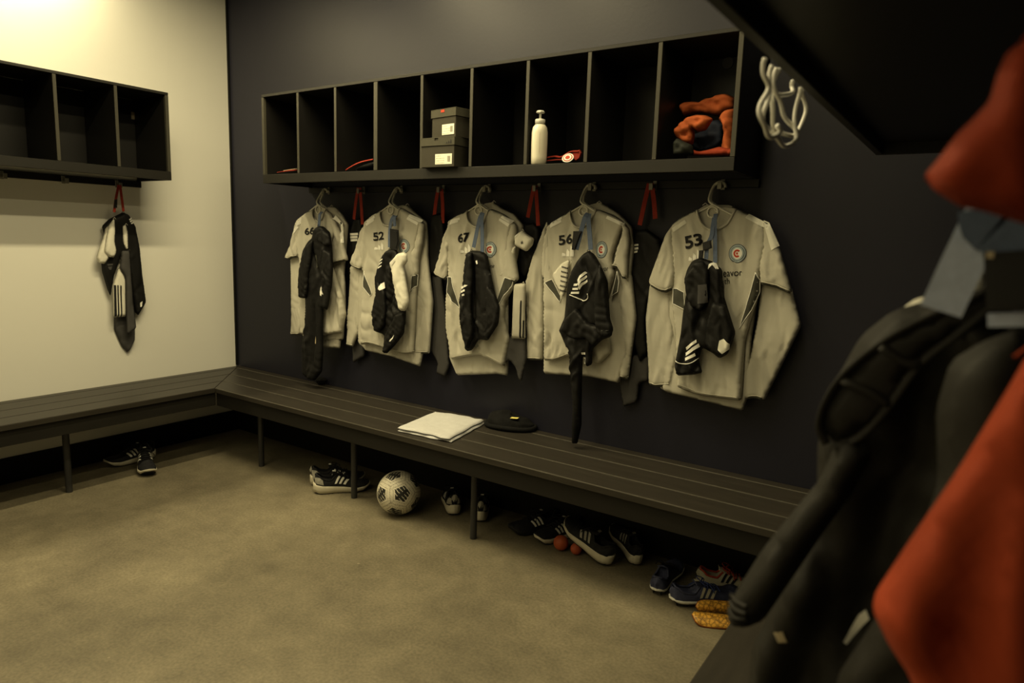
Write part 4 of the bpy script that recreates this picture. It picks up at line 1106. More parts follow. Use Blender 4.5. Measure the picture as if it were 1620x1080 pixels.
def shoe(name, label, heel, toe_dir, L=.285, up=M_SHOEK, sole=M_CREAM, out=M_RUBBER, stripe=M_STRIPE, lace=M_LACEB, heelm=None, side=1, pitch=0.0, roll=0.0,
         z=0.0, chunky=1.0, cleat=False, group=None, collar=None, scale=1.0, lacelen=None):
    W = .098 * L / .285
    yaw = math.atan2(toe_dir[1], toe_dir[0])
    t = thing(name, label, 'shoe', (heel[0], heel[1], z), (roll, -pitch, yaw), group=group)
    lift = .011 if cleat else 0.0
    SX = [0, .02, .06, .14, .28, .45, .62, .76, .88, .95, .985, 1]
    SW = [.0, .40, .62, .76, .79, .76, .90, 1.0, .90, .66, .38, .0]
    wf = lambda s: interp(SX, SW, s) * W / 2
    cf = lambda s: side * (.006 * math.sin(PI * min(1, max(0, (s - .1) / .9))) - .010 * s * s)
    zb = lambda s: lift + interp([0, .1, .2, .7, .85, 1], [.012, .002, 0, 0, .008, .034], s)
    if cleat: zt = lambda s: interp([0, .15, .5, .8, 1], [.026, .024, .020, .020, .044], s) + lift * .6
    else: zt = lambda s: interp([0, .08, .2, .5, .75, .9, 1], [.056 * chunky, .050 * chunky, .044 * chunky, .036 * chunky, .031, .036, .050], s)
    hf = lambda s: interp([0, .03, .08, .2, .3, .40, .48, .6, .75, .88, .96, 1], [.030, .056, .060, .046, .044, .064, .060, .045, .034, .026, .014, .0], s) * (.92 if cleat else 1)
    N = 40; NA = 26
    ss = [.5 - .5 * math.cos(PI * i / N) for i in range(N + 1)]
    ss = [s * .6 + (i / N) * .4 for i, s in enumerate(ss)]
    # midsole
    v = []; f = []; K = 10
    for s in ss:
        w = max(wf(s), .0012); b = zb(s) + .004; a = zt(s); c = cf(s); x = s * L
        if s < .03: x -= .004
        m_ = (a + b) / 2
        pr = [(-.90 * w, b), (-1.04 * w, b + (a - b) * .35), (-1.05 * w, b + (a - b) * .7), (-.97 * w, a), (-.5 * w, a + .001), (.5 * w, a + .001), (.97 * w, a), (1.05 * w, b + (a - b) * .7), (1.04 * w, b + (a - b) * .35), (.90 * w, b)]
        v += [(x, c + y, zz) for y, zz in pr]
    for i in range(N):
        for k in range(K): f.append((i * K + k, i * K + (k + 1) % K, (i + 1) * K + (k + 1) % K, (i + 1) * K + k))
    f.append(tuple(range(K))[::-1]); f.append(tuple(N * K + k for k in range(K)))
    f = [q[::-1] for q in f]
    raw('midsole', v, f, sole, t, True, local=True)
    # outsole (tread pads, heel and forefoot)
    for a0, a1 in ((.03, .34), (.48, .97)):
        v = []; f = []; n = 12
        for i in range(n + 1):
            s = a0 + (a1 - a0) * i / n; w = wf(s) * .9; c = cf(s)
            v += [(s * L, c - w, zb(s) + .005), (s * L, c - w, zb(s)), (s * L, c + w, zb(s)), (s * L, c + w, zb(s) + .005)]
        for i in range(n):
            for k in range(4): f.append((i * 4 + k, i * 4 + (k + 1) % 4, i * 4 + 4 + (k + 1) % 4, i * 4 + 4 + k))
        f += [(3, 2, 1, 0), tuple(n * 4 + k for k in range(4))]
        raw('outsole', v, f, out, t, False, local=True)
    if cleat:
        for s, y in ((.08, -.5), (.08, .5), (.22, -.55), (.22, .55), (.58, -.7), (.58, .7), (.74, -.7), (.74, .7), (.88, -.5), (.88, .5)):
            c = (s * L, cf(s) + y * wf(s), 0)
            MB().lathe([(.0035, zb(s) - lift), (.0055, zb(s) + .002)], 10, c).build('stud', out, t, local=True)

    def S(s, a, off=0.0):
        w = max(wf(s) * .985, .0008); h = hf(s); z0 = zt(s) - .003
        ca, sa = math.cos(a), math.sin(a)
        y = math.copysign(abs(ca) ** .72, ca) * w; zz = (max(sa, 0) ** .85) * h
        nrm = Vector((0, ca, sa))
        lean = .012 * (1 - s) ** 3 * sa if s < .2 else 0
        xx = s * L + (.004 if s < .03 else 0) - (.010 * sa * max(0, 1 - s / .12))
        return Vector((xx, cf(s) + y * (1 - .22 * sa * sa), z0 + zz)) + nrm * off
    ao = lambda s: interp([.02, .06, .14, .30, .38, .42], [0, .50, .86, .86, .55, 0], s)

    def U(s, a):
        p = S(s, a); d = abs(a - PI / 2); o = ao(s)
        if o > 0 and d < o:
            k = min(1, (o - d) / .16); k = k * k * (3 - 2 * k)
            fl = zt(s) + .006
            p.z = p.z + (fl - p.z) * k
        return p
    v = []; f = []
    for s in ss:
        for k in range(NA + 1): v.append(U(s, PI * k / NA))
    for i in range(N):
        for k in range(NA): f.append((i * (NA + 1) + k, (i + 1) * (NA + 1) + k, (i + 1) * (NA + 1) + k + 1, i * (NA + 1) + k + 1))
    raw('upper', v, f, up, t, True, local=True)
    # padded collar rim
    rim = []
    for k in range(19):
        s = .065 + .335 * k / 18; rim.append(S(s, PI / 2 + ao(s), .001))
    rim2 = []
    for k in range(18, -1, -1):
        s = .065 + .335 * k / 18; rim2.append(S(s, PI / 2 - ao(s), .001))
    MB().tube(rim + rim2, .0042, 8, closed=True).build('collar', collar or up, t, True, local=True)

    def patch(nm, pts, m, off=.0016, n=6):
        """pts: four (s,a) corners"""
        v = []; f = []
        for i in range(n + 1):
            for j in range(n + 1):
                p, q = i / n, j / n
                s = (pts[0][0] * (1 - p) + pts[1][0] * p) * (1 - q) + (pts[3][0] * (1 - p) + pts[2][0] * p) * q
                a = (pts[0][1] * (1 - p) + pts[1][1] * p) * (1 - q) + (pts[3][1] * (1 - p) + pts[2][1] * p) * q
                v.append(S(s, a, off))
        for i in range(n):
            for j in range(n): f.append((i * (n + 1) + j, (i + 1) * (n + 1) + j, (i + 1) * (n + 1) + j + 1, i * (n + 1) + j + 1))
        return raw(nm, v, f, m, t, True, local=True)
    if stripe:
        for sd in (1, -1):
            for k in range(3):
                s0 = .36 + .075 * k
                A = [(s0, .22), (s0 + .040, .22), (s0 + .115, 1.02), (s0 + .075, 1.02)]
                if sd < 0: A = [(s, PI - a) for s, a in A]
                patch('stripe', A, stripe, .002)
    if heelm: patch('heel_tab', [(.0, .5), (.0, PI - .5), (.035, PI - .9), (.035, .9)], heelm, .003); [patch('heel_panel', [(.012, a0), (.17, a0), (.15, a1), (.02, a1)], heelm, .002) for a0, a1 in ((.1, .7), (PI - .1, PI - .7))]
    # tongue and laces
    tv = []
    for i in range(7):
        q = i / 6
        b = S(.43, PI / 2, .002).lerp(S(.33, PI / 2, .012) + Vector((0, 0, .012)), q)
        w = .017 + .006 * q
        tv += [b + Vector((0, -w, -.004)), b + Vector((0, 0, .002)), b + Vector((0, w, -.004)), b + Vector((-.002, w, -.008)), b + Vector((-.002, 0, -.003)), b + Vector((-.002, -w, -.008))]
    tf = [(i * 6 + k, i * 6 + (k + 1) % 6, i * 6 + 6 + (k + 1) % 6, i * 6 + 6 + k) for i in range(6) for k in range(6)] + [(5, 4, 3, 2, 1, 0), tuple(36 + k for k in range(6))]
    tg = raw('tongue', tv, tf, up, t, True, local=True)
    if stripe:
        q = S(.35, PI / 2, .014) + Vector((0, 0, .008))
        MB().box((q.x - .006, q.y - .008, q.z), (q.x + .006, q.y + .008, q.z + .0012)).build('tongue_mark', stripe, tg, local=True)
    lc = MB()
    for k in range(5):
        s0 = .45 + .052 * k; sg = 1 if k % 2 else -1
        pts = [S(s0 + .012 * sg, PI / 2 - .62, .003), S(s0 + .005 * sg, PI / 2 - .3, .005), S(s0, PI / 2, .0055), S(s0 - .005 * sg, PI / 2 + .3, .005), S(s0 - .012 * sg, PI / 2 + .62, .003)]
        lc.tube(spline(pts, 4), .0026, 6)
    for sg in (-1, 1):
        q = S(.43, PI / 2, .008)
        loop = spline([q, q + Vector((-.012, .016 * sg, .010)), q + Vector((-.004, .036 * sg, .006)), q + Vector((.016, .030 * sg, .001)), q + Vector((.006, .010 * sg, .004)), q], 5)
        lc.tube(loop, .0022, 6)
        lc.tube(spline([q, q + Vector((.014, .018 * sg, .004)), q + Vector((.030, .040 * sg, -.012)), q + Vector((.034, .048 * sg, -.026))], 5), .0021, 6)
    lc.build('lace', lace, t, True, local=True)
    return t, S


def ndir(a, b): return Vector((b[0] - a[0], b[1] - a[1]))


shoe('running_shoe', 'black running shoe lying flat against the black baseboard under the short bench', (-4.075, 2.135), (-.08, -1), up=M_SHOEK, sole=M_CREAM, side=1)
shoe('running_shoe', 'black running shoe with toe pointing out into the room, under the short bench', (-4.0, 2.035), (.90, -.42), up=M_SHOEK, sole=M_CREAM, side=-1, z=.03, pitch=-.10, L=.275)
shoe('running_shoe', 'black running shoe with thick cream sole and grey heel behind a bench leg', (-2.862, 2.352), (.62, .79), up=M_SHOEK, heelm=M_SHOEG, sole=M_CREAM, side=1, chunky=1.1, L=.30)
shoe('running_shoe', 'black running shoe half hidden behind its thick cream-soled mate near the ball', (-2.968, 2.418), (.62, .79), up=M_SHOEK, heelm=M_SHOEG, sole=M_CREAM, side=-1, chunky=1.1, L=.30)
shoe('running_shoe', 'black and cream trainer heel towards the room, between the ball and a bench leg', (-2.068, 2.585), (-.72, .69), up=M_SHOEK, heelm=M_SHOEG, sole=M_CREAM, side=1, chunky=1.1, L=.265)
shoe('running_shoe', 'black and cream trainer standing directly behind the bench leg after the ball', (-1.915, 2.600), (-.56, .83), up=M_SHOEK, heelm=M_SHOEG, sole=M_CREAM, side=-1, chunky=1.1, L=.24)
shoe('training_shoe', 'black low trainer with dark sole, farthest from the orange balls', (-1.600, 2.805), (-.46, -.89), L=.262, up=M_SHOEK, sole=M_RUBBER, side=1, chunky=.75)
shoe('training_shoe', 'black low trainer with bold white side stripes, next to the orange balls', (-1.468, 2.805), (-.42, -.90), L=.262, up=M_SHOEK, sole=M_CREAM, side=-1, chunky=.75)
shoe('running_shoe', 'black running shoe tilted toe-up on the two orange balls', (-1.200, 2.590), (-.97, .22), L=.295, up=M_SHOEK, sole=M_CREAM, stripe=M_SHOEG, side=1, pitch=.33, z=.0, chunky=1.05)
shoe('running_shoe', 'black running shoe leaning beside the tilted one, its cream heel towards the room', (-1.100, 2.665), (-.80, .60), L=.24, up=M_SHOEK, sole=M_CREAM, stripe=M_SHOEG, side=-1, pitch=.25, z=.0, chunky=1.05)
shoe('football_boot', 'dark blue boot seen from its heel, standing behind the longer blue and white boot', (-.935, 2.47), (-.08, 1), L=.27, up=M_SHOEB, sole=M_WHITER, lace=M_LACEB, stripe=None, cleat=True, side=1, heelm=M_SHOEB)
bt, Sb = shoe('football_boot', 'blue-heeled boot with silver white side stripes and hanging blue lace', (-.868, 2.452), (.72, .69), L=.29, up=M_SHOEB, sole=M_WHITER, lace=M_LACEBL, stripe=M_SHOEW, cleat=True, side=-1)
q = Sb(.30, .5, .004)
MB().tube(spline([Sb(.40, 1.2, .006), Sb(.33, .8, .008), Sb(.30, .35, .014) + Vector((0, .0, -.01)), Vector((.30 * .29, q.y + .020, .012)), Vector((.33 * .29, q.y + .028, .003)), Vector((.42 * .29, q.y + .034, .003))], 6), .0026, 8).build('loose_lace', M_LACEBL, bt, True, local=True)
shoe('football_boot', 'pale boot with red lining and red laces behind the blue and white boot', (-.835, 2.668), (.93, .36), L=.255, up=M_SHOEW, sole=M_SHOEW, lace=M_LACER, stripe=M_INK, cleat=True, side=1, collar=M_LACER, z=.0)

for lb, px, r, Y in (('orange ball under the toe of the tilted running shoe', (887, 857), .0345, 2.600), ('second orange ball nearer the heel of the tilted running shoe', (911, 867), .026, 2.575)):
    g = atz(px[0], px[1] + r * 360, 0)
    t = thing('massage_ball', lb, 'ball', (g.x, g.y, 0))
    bm = bmesh.new(); bmesh.ops.create_icosphere(bm, subdivisions=4, radius=r); bm.verts.index_update()
    vs = []
    for v in bm.verts:
        a = math.atan2(v.co.y, v.co.x); k = 1 - .012 * (abs(math.sin(a * 4)) < .18)
        vs.append((v.co.x * k, v.co.y * k, v.co.z + r))
    raw('ball', vs, [[v.index for v in f.verts] for f in bm.faces], M_BALLO, t, True, local=True); bm.free()

# ------------------------------------------------------------------ match ball
bt = thing('football', 'white football with black pentagon patches on the floor under the bench edge', 'ball', (-2.317, 2.441, 0))
bm = bmesh.new(); bmesh.ops.create_icosphere(bm, subdivisions=6, radius=.11)
ph = (1 + 5 ** .5) / 2
ICO = [Vector(p).normalized() for p in [(0, s1, s2 * ph) for s1 in (1, -1) for s2 in (1, -1)] + [(s1, s2 * ph, 0) for s1 in (1, -1) for s2 in (1, -1)] + [(s2 * ph, 0, s1) for s1 in (1, -1) for s2 in (1, -1)]]
toC = (CAM - Vector((-2.317, 2.441, .11))).normalized()
rt = toC.cross(Vector((0, 0, 1))).normalized() * -1; upv = rt.cross(toC) * -1
if upv.z < 0: upv = -upv
aim = (toC * .985 + RIGHT * .15 - UP * .07).normalized()
RQ = ICO[0].rotation_difference(aim)
spin = Matrix.Rotation(math.radians(-16), 3, aim)
C12 = [spin @ (RQ @ c) for c in ICO]
NB = [[d for d in C12 if .1 < (c - d).length < 1.2] for c in C12]
fm = []; vs = []
bm.verts.index_update()
for v in bm.verts: vs.append(v.co.copy())
for f in bm.faces:
    n = f.calc_center_median().normalized()
    order = sorted(range(12), key=lambda i: -n.dot(C12[i])); i = order[0]; c = C12[i]
    # pentagon metric: largest dot towards the five neighbours
    e = max((n - c * n.dot(c)).dot((d - c * d.dot(c)).normalized()) for d in NB[i])
    k = 0
    if e < .31:
        k = 1
        d0 = (NB[i][0] - c * NB[i][0].dot(c)).normalized(); d1 = c.cross(d0)
        x, y = n.dot(d0), n.dot(d1)
        if abs(((x * .8 + y * .6) * 7 + 10) % 1 - .5) < .10 and abs(x * .6 - y * .8) > .07: k = 0
    elif e < .375: k = 0
    elif e < .395: k = 2
    # seams halfway between neighbouring patches
    elif abs(n.dot(C12[order[0]]) - n.dot(C12[order[1]])) < .013: k = 2
    if k == 0 and abs(((n.x * 3 + n.y * 5 + n.z * 4) * 6) % 1 - .5) < .03 and e > .42: k = 2
    fm.append(k)
for v in range(len(vs)):
    vs[v] = vs[v] + Vector((0, 0, .11))
raw('ball', vs, [[v.index for v in f.verts] for f in bm.faces], None, bt, True, local=True,
    mats=[mat('ball_white', (.66, .62, .50), .5, .35, 14, .18), mat('ball_black', (.018, .018, .016), .5, .35), mat('ball_seam', (.26, .24, .18), .6, .3)], fm=fm)
bm.free()

# ------------------------------------------------------------------ shin guards
def guard(label, loc, rot, W=.08):
    t = thing('shin_guard', label, 'shin guard', loc, rot)
    L, n, m_ = .20, 20, 12
    v = []; f = []
    for lay in (0, 1):
        for i in range(n + 1):
            s = i / n
            wv = W / 2 * min(1, (1 - abs(2 * s - 1) ** 5) ** .5 + .001) * (1 - .12 * s)
            for j in range(m_ + 1):
                a = (j / m_ * 2 - 1)
                v.append((s * L, a * wv, .022 * (1 - a * a * (wv / (W / 2)) ** 2) + (.0 if lay else .006)))
    k = (n + 1) * (m_ + 1)
    for i in range(n):
        for j in range(m_):
            q = (i * (m_ + 1) + j, (i + 1) * (m_ + 1) + j, (i + 1) * (m_ + 1) + j + 1, i * (m_ + 1) + j + 1)
            f.append(q); f.append(tuple(k + x for x in q[::-1]))
    edge = [j for j in range(m_ + 1)] + [i * (m_ + 1) + m_ for i in range(1, n + 1)] + [n * (m_ + 1) + j for j in range(m_ - 1, -1, -1)] + [i * (m_ + 1) for i in range(n - 1, 0, -1)]
    for a, b in zip(edge, edge[1:] + edge[:1]): f.append((a, b, k + b, k + a))
    mm = bpy.data.materials.get('yellow_crackle_shell')
    if not mm:
        mm = bpy.data.materials.new('yellow_crackle_shell'); mm.use_nodes = True
        nt = mm.node_tree; b = nt.nodes['Principled BSDF']; tc = nt.nodes.new('ShaderNodeTexCoord')
        vo = nt.nodes.new('ShaderNodeTexVoronoi'); vo.feature = 'DISTANCE_TO_EDGE'; vo.inputs['Scale'].default_value = 62
        nz = nt.nodes.new('ShaderNodeTexNoise'); nz.inputs['Scale'].default_value = 60
        ad = nt.nodes.new('ShaderNodeMixRGB'); ad.inputs['Fac'].default_value = .02
        nt.links.new(tc.outputs['Object'], ad.inputs['Color1']); nt.links.new(nz.outputs['Color'], ad.inputs['Color2'])
        nt.links.new(ad.outputs[0], vo.inputs['Vector'])
        r = nt.nodes.new('ShaderNodeValToRGB'); e = r.color_ramp.elements
        e[0].position = .05; e[0].color = (.10, .035, .008, 1); e[1].position = .10; e[1].color = (.78, .42, .06, 1)
        nt.links.new(vo.outputs['Distance'], r.inputs['Fac']); nt.links.new(r.outputs[0], b.inputs['Base Color'])
        b.inputs['Roughness'].default_value = .4
    raw('shell', v, f, mm, t, True, local=True)
    # soft backing, a slightly larger rim underneath
    v2 = [(x * 1.0 + (x - L / 2) * .02, y * 1.04, max(z - .007, 0)) for x, y, z in v[:k]]
    v2 += [(x, y, z + .0045) for x, y, z in v2]
    f2 = [q for i, q in enumerate(f)]
    raw('foam_backing', [(x, y, z) for x, y, z in v2], [q[::-1] for q in f2], mat('orange_brown_foam', (.22, .07, .02), .9, .1), t, True, local=True)
    return t


guard('yellow shin guard with dark crackle print lying outermost on the floor beside the boots', (-.755, 2.388, .004), (.16, -.02, .45))
guard('yellow shin guard seen edge-on, tucked between its twin and the blue boot', (-.770, 2.455, .026), (1.15, 0, .56), .05)

# ------------------------------------------------------------------ folded towel and knitted hat on the bench
tw = thing('folded_towel', 'white towel folded flat on the bench under the shirt numbered sixty-seven', 'towel', (-2.15, 2.58, ZB))
cor = [atz(629, 679, ZB + .012), atz(714, 697, ZB + .012), atz(768, 667, ZB + .012), atz(688, 652, ZB + .02)]
cor = [Vector((p.x, p.y, 0)) for p in cor]
n = 34
for lay, (zb_, th, ins) in enumerate(((.001, .012, 0.0), (.0145, .0135, .010))):
    v = []; f = []
    for top in (0, 1):
        for i in range(n + 1):
            for j in range(n + 1):
                a, b = i / n, j / n
                aa, bb_ = .0 + a * (1 - ins * 3), .0 + b
                p = (cor[0].lerp(cor[1], aa)).lerp(cor[3].lerp(cor[2], aa), bb_)
                w = noise.noise(Vector((p.x * 9, p.y * 9, lay * 3.1))) ; w2 = noise.noise(Vector((p.x * 26, p.y * 26, lay)))
                e = min(a, 1 - a, b, 1 - b); rd = 1 - math.exp(-e / .018)
                p = p + Vector((noise.noise(Vector((b * 4, lay, 1))) * .010 * (1 if a > .5 else .6), noise.noise(Vector((a * 4, lay, 2))) * .014, 0))
                zz = ZB + zb_ + (th * (.35 + .65 * rd) + (.004 * w + .0015 * w2 if lay else 0) * rd if top else th * .3 * (1 - rd))
                if lay and top: zz += .010 * math.exp(-((b - .85) / .18) ** 2) * (1 - abs(2 * a - .9)) * rd
                v.append((p.x, p.y, zz))
    k = (n + 1) ** 2
    for i in range(n):
        for j in range(n):
            q = (i * (n + 1) + j, (i + 1) * (n + 1) + j, (i + 1) * (n + 1) + j + 1, i * (n + 1) + j + 1)
            f.append(tuple(k + x for x in q)); f.append(q[::-1])
    ed = [i * (n + 1) for i in range(n + 1)] + [n * (n + 1) + j for j in range(1, n + 1)] + [i * (n + 1) + n for i in range(n - 1, -1, -1)] + [j for j in range(n - 1, 0, -1)]
    for a, b in zip(ed, ed[1:] + ed[:1]): f.append((a, b, k + b, k + a))
    raw('folded_layer', v, f, M_TOWEL, tw, True)

bc = atz(808, 676, ZB)
hat = thing('knitted_hat', 'black knitted hat with yellow tag lying on the bench next to the towel', 'hat', (bc.x, bc.y - .005, ZB), (0, 0, .25))
v = []; f = []; n, k = 40, 12
for i in range(k + 1):
    a = PI / 2 * i / k
    for j in range(n):
        b = 2 * PI * j / n
        r = math.cos(a) ** .6
        w = 1 + .05 * noise.noise(Vector((math.cos(b) * 2, math.sin(b) * 2, i * .2)))
        v.append((.125 * r * math.cos(b) * w, .075 * r * math.sin(b) * w, .010 + .062 * math.sin(a) ** .8 * (1 - .25 * math.cos(b)) + .003 * math.sin(b * 3 + i)))
for i in range(k):
    for j in range(n): f.append((i * n + j, i * n + (j + 1) % n, (i + 1) * n + (j + 1) % n, (i + 1) * n + j))
f.append(tuple(range(n))[::-1])
raw('crown', v, f, M_KNIT, hat, True, local=True)
MB().tube([(.128 * math.cos(2 * PI * j / 40), .078 * math.sin(2 * PI * j / 40), .0145 + .002 * math.sin(6 * PI * j / 40)) for j in range(40)], .012, 10, closed=True).build('turned_cuff', M_KNIT, hat, True, local=True)
g = [(.020, -.062), (.056, -.055), (.056, -.030), (.020, -.037)]
raw('tag', [(x, y, z) for z in (.066, .0672) for x, y in g], [(0, 1, 2, 3)[::-1], (4, 5, 6, 7), (0, 1, 5, 4), (1, 2, 6, 5), (2, 3, 7, 6), (3, 0, 4, 7)], M_YTAG, hat, local=True)

# rolled dark sock ball beside the trousers' end
rb = atz(508, 608, ZB)
t = thing('rolled_sock', 'rolled black sock resting on the bench by the track trousers end', 'sock', (rb.x, rb.y, ZB))
v = []; f = []
bm = bmesh.new(); bmesh.ops.create_icosphere(bm, subdivisions=4, radius=1); bm.verts.index_update()
for q in bm.verts:
    w = 1 + .10 * noise.noise(q.co * 2.2) + .03 * math.sin(q.co.x * 14)
    v.append((q.co.x * .034 * w, q.co.y * .030 * w, .024 + q.co.z * .024))
raw('roll', v, [[a.index for a in p.verts] for p in bm.faces], M_KNIT, t, True, local=True); bm.free()
MB().tube([(.035 * math.cos(a), .031 * math.sin(a), .030) for a in [2 * PI * k / 24 for k in range(24)]], .0035, 8, closed=True).build('cuff', M_KNIT, t, True, local=True)

# ------------------------------------------------------------------ things in the cubbies
ZS = Z0 + .0482                       # shelf surface


def shoebox(label, loc, rot, w, d, h, tear):
    t = thing('shoe_box', label, 'box', loc, (0, 0, rot))
    MB().box((-w / 2, -d / 2, 0), (w / 2, d / 2, h - .004), .0015).build('carton', M_BOX, t, local=True)
    lh = .036
    # lid with a finger notch in its front
    lid = MB()
    lid.box((-w / 2 - .004, -d / 2 - .004, h - .003), (w / 2 + .004, d / 2 + .004, h), .001)
    y0, y1 = -d / 2 - .004, -d / 2 - .0012
    nx = -w * .02
    lid.box((-w / 2 - .004, y0, h - lh), (nx - .011, y1, h - .003)); lid.box((nx + .011, y0, h - lh), (w / 2 + .004, y1, h - .003))
    lid.box((nx - .011, y0, h - lh), (nx + .011, y1, h - .014))
    lid.box((-w / 2 - .004, d / 2 + .0012, h - lh), (w / 2 + .004, d / 2 + .004, h - .003))
    lid.box((-w / 2 - .004, -d / 2 - .0012, h - lh), (-w / 2 - .0012, d / 2 + .0012, h - .003)); lid.box((w / 2 + .0012, -d / 2 - .0012, h - lh), (w / 2 + .004, d / 2 + .0012, h - .003))
    ld = lid.build('lid', mat('grey_card_lid', (.066, .063, .045), .8, .2, 20, .08), t, local=True)
    if tear: MB().box((nx - .012, y0 - .0012, h - .016), (nx + .012, y0 - .0002, h - .004)).build('seal_sticker', M_REDP, ld, local=True)
    else:
        for k in range(3):
            a = w * .27 + k * .012; hh = .008 + .006 * k
            raw('printed_mark', [(a, y0 - .0006, h - lh + .006), (a + .009, y0 - .0006, h - lh + .006), (a + .009, y0 - .0006, h - lh + .004 + hh * .7), (a + .004, y0 - .0006, h - lh + .006 + hh)], [(0, 1, 2, 3)], M_RUBBER, ld, local=True)
    yl = -d / 2 - .0008
    x0, x1, z0, z1 = -w * .06, w * .44, .012, .058
    pl = MB().box((x0, yl - .0004, z0), (x1, yl + .0006, z1)).build('paper_label', M_LABEL, t, local=True)
    pr = MB()
    for r in range(4):
        x = x0 + .006
        for c in range(5 if r else 3):
            ln = (.006, .009, .004, .008, .005)[(r + c) % 5]
            pr.box((x, yl - .0009, z1 - .010 - r * .0105), (x + ln, yl - .0005, z1 - .008 - r * .0105)); x += ln + .004
    for k in range(7): pr.box((x1 - .026 + k * .0026, yl - .0009, z0 + .010), (x1 - .0248 + k * .0026 + (k % 3) * .0004, yl - .0005, z1 - .010))
    pr.build('label_print', mat('faint_grey_print', (.30, .29, .24), .8, .1), pl, local=True)
    return t


a = aty(664, 262, 2.515); YBX = 2.515 * -2.224 / a.x
a = aty(664, 262, YBX); b = aty(718, 262, YBX)
w1 = b.x - a.x - .008
shoebox('dark grey shoe box with torn notch, lower of the stack of two', ((a.x + b.x) / 2, YBX + .145, ZS + .0005), 0, w1, .28, .132, False)
shoebox('dark grey shoe box with red seal, turned askew on the other box', ((a.x + b.x) / 2 + .035, YBX + .155, ZS + .0005 + .1335), -.16, .165, .255, .128, True)

# pump bottle
q = aty(852, 230, 2.565)
bx_, by_ = -1.6105, 2.5375
t = thing('pump_bottle', 'cream lotion bottle with white pump standing in the sixth bay', 'bottle', (bx_, by_, ZS))
MB().lathe([(.0, .0), (.026, .0), (.0325, .005), (.0335, .03), (.0345, .09), (.034, .135), (.030, .156), (.022, .166), (.018, .168)], 40).build('flask', M_BOTTLE, t, True, local=True)
MB().lathe([(.018, .1685), (.0215, .1685), (.0215, .187), (.019, .189), (.007, .189)], 32).build('screw_cap', M_WHITER, t, True, local=True)
pm = MB().lathe([(.005, .189), (.005, .212), (.006, .213)], 20)
pm.lathe([(.008, .2125), (.017, .214), (.0185, .218), (.014, .224), (.004, .226)], 28)
pm.tube([(0, 0, .217), (.012, -.018, .217), (.016, -.026, .213)], .0055, 10)
pm.build('pump_head', M_WHITER, t, True, local=True)
pr = MB()
for k in range(13):
    z = .045 + k * .0068; ln = (.006, .010, .008, .011, .007)[k % 5]
    for j in range(5):
        a0 = -1.02 + j * ln * 9 / 5; a1 = a0 + ln * 6 / 5
        r = .0350
        pr.add([(r * math.cos(a0), r * math.sin(a0), z), (r * math.cos(a1), r * math.sin(a1), z), (r * math.cos(a1), r * math.sin(a1), z + .0024), (r * math.cos(a0), r * math.sin(a0), z + .0024)], [(0, 1, 2, 3)])
pr.build('printed_text', mat('faded_red_print', (.35, .15, .11), .7, .2), t, local=True)


def lump(name, label, cat, c, size, m, seed, rot=0, folds=9, amp=.16, part='cloth', group=None):
    """a crumpled garment resting on a shelf: c is its base centre"""
    t = thing(name, label, cat, c, (0, 0, rot), group=group)
    bm = bmesh.new(); bmesh.ops.create_icosphere(bm, subdivisions=5, radius=1); bm.verts.index_update()
    vs = []
    for q in bm.verts:
        p = q.co
        n1 = noise.noise(p * 1.4 + Vector((seed, 0, 0))); n2 = noise.noise(p * 3.1 + Vector((0, seed, 0)))
        rd = 1 - abs(noise.noise(p * 2.3 + Vector((seed * 2, seed, 0)))) * 2
        w = 1 + amp * n1 * 1.6 + amp * .6 * n2 + amp * .75 * rd + .03 * math.sin(folds * (p.x + p.z * .7 + n1) * 2)
        x = p * w
        vs.append((x.x * size[0] / 2, x.y * size[1] / 2, max(0.0, x.z * size[2] / 2 + size[2] / 2 * .86)))
    raw(part, vs, [[a.index for a in f.verts] for f in bm.faces], m, t, True, local=True); bm.free()
    return t


F9 = lambda Y: Frame('y', Y)
Z9 = lambda *p: zc(1040, 130, 7.713, *p)


def stuffed(label, cat, name, Y, px, t, m, seed, creases=(), fold=.016, lam=.035, res=.009):
    f = F9(Y)
    cx_ = sum(p[0] for p in px) / len(px); cy2 = sum(p[1] for p in px) / len(px)
    px = [(max(1064, min(cx_ + (p[0] - cx_) * 1.13, 1162)), min(cy2 + (p[1] - cy2) * 1.10, 246)) for p in px]
    th, h, P = garment(name, label, cat, f, px, t, m, seed, fold=fold, lam=lam, ang=.9, rim=.007, res=res, creases=creases, rough=.6, loop=False, auto=(14, .013, .007, 1.4))
    return th, f, h


stuffed('orange hoodie filling the end bay beside its wall, in the stuffed ninth bay', 'hoodie', 'hooded_sweatshirt', 2.640,
        Z9((780, 400), (830, 350), (935, 335), (945, 420), (930, 600), (920, 750), (905, 865), (800, 880), (770, 780), (800, 640), (790, 520), (740, 450)), .03, M_ORANGEL, 61,
        creases=[(Z9((860, 400), (850, 600), (850, 740)), .008, .010)])
stuffed('orange sleeve of a top folded uppermost in the stuffed ninth bay', 'top', 'sweatshirt', 2.700,
        Z9((290, 300), (330, 240), (440, 230), (520, 240), (560, 200), (640, 190), (730, 150), (800, 146), (860, 170), (945, 195), (945, 330), (830, 350), (750, 405), (650, 390), (520, 365), (420, 380), (350, 410), (320, 360)), .03, M_ORANGEL, 62,
        creases=[(Z9((300, 300), (360, 300), (460, 270), (540, 270), (640, 290), (760, 230), (860, 180)), .007, .014), (Z9((560, 290), (640, 270), (740, 260)), .010, -.030), (Z9((340, 285), (440, 250)), .008, -.022)])
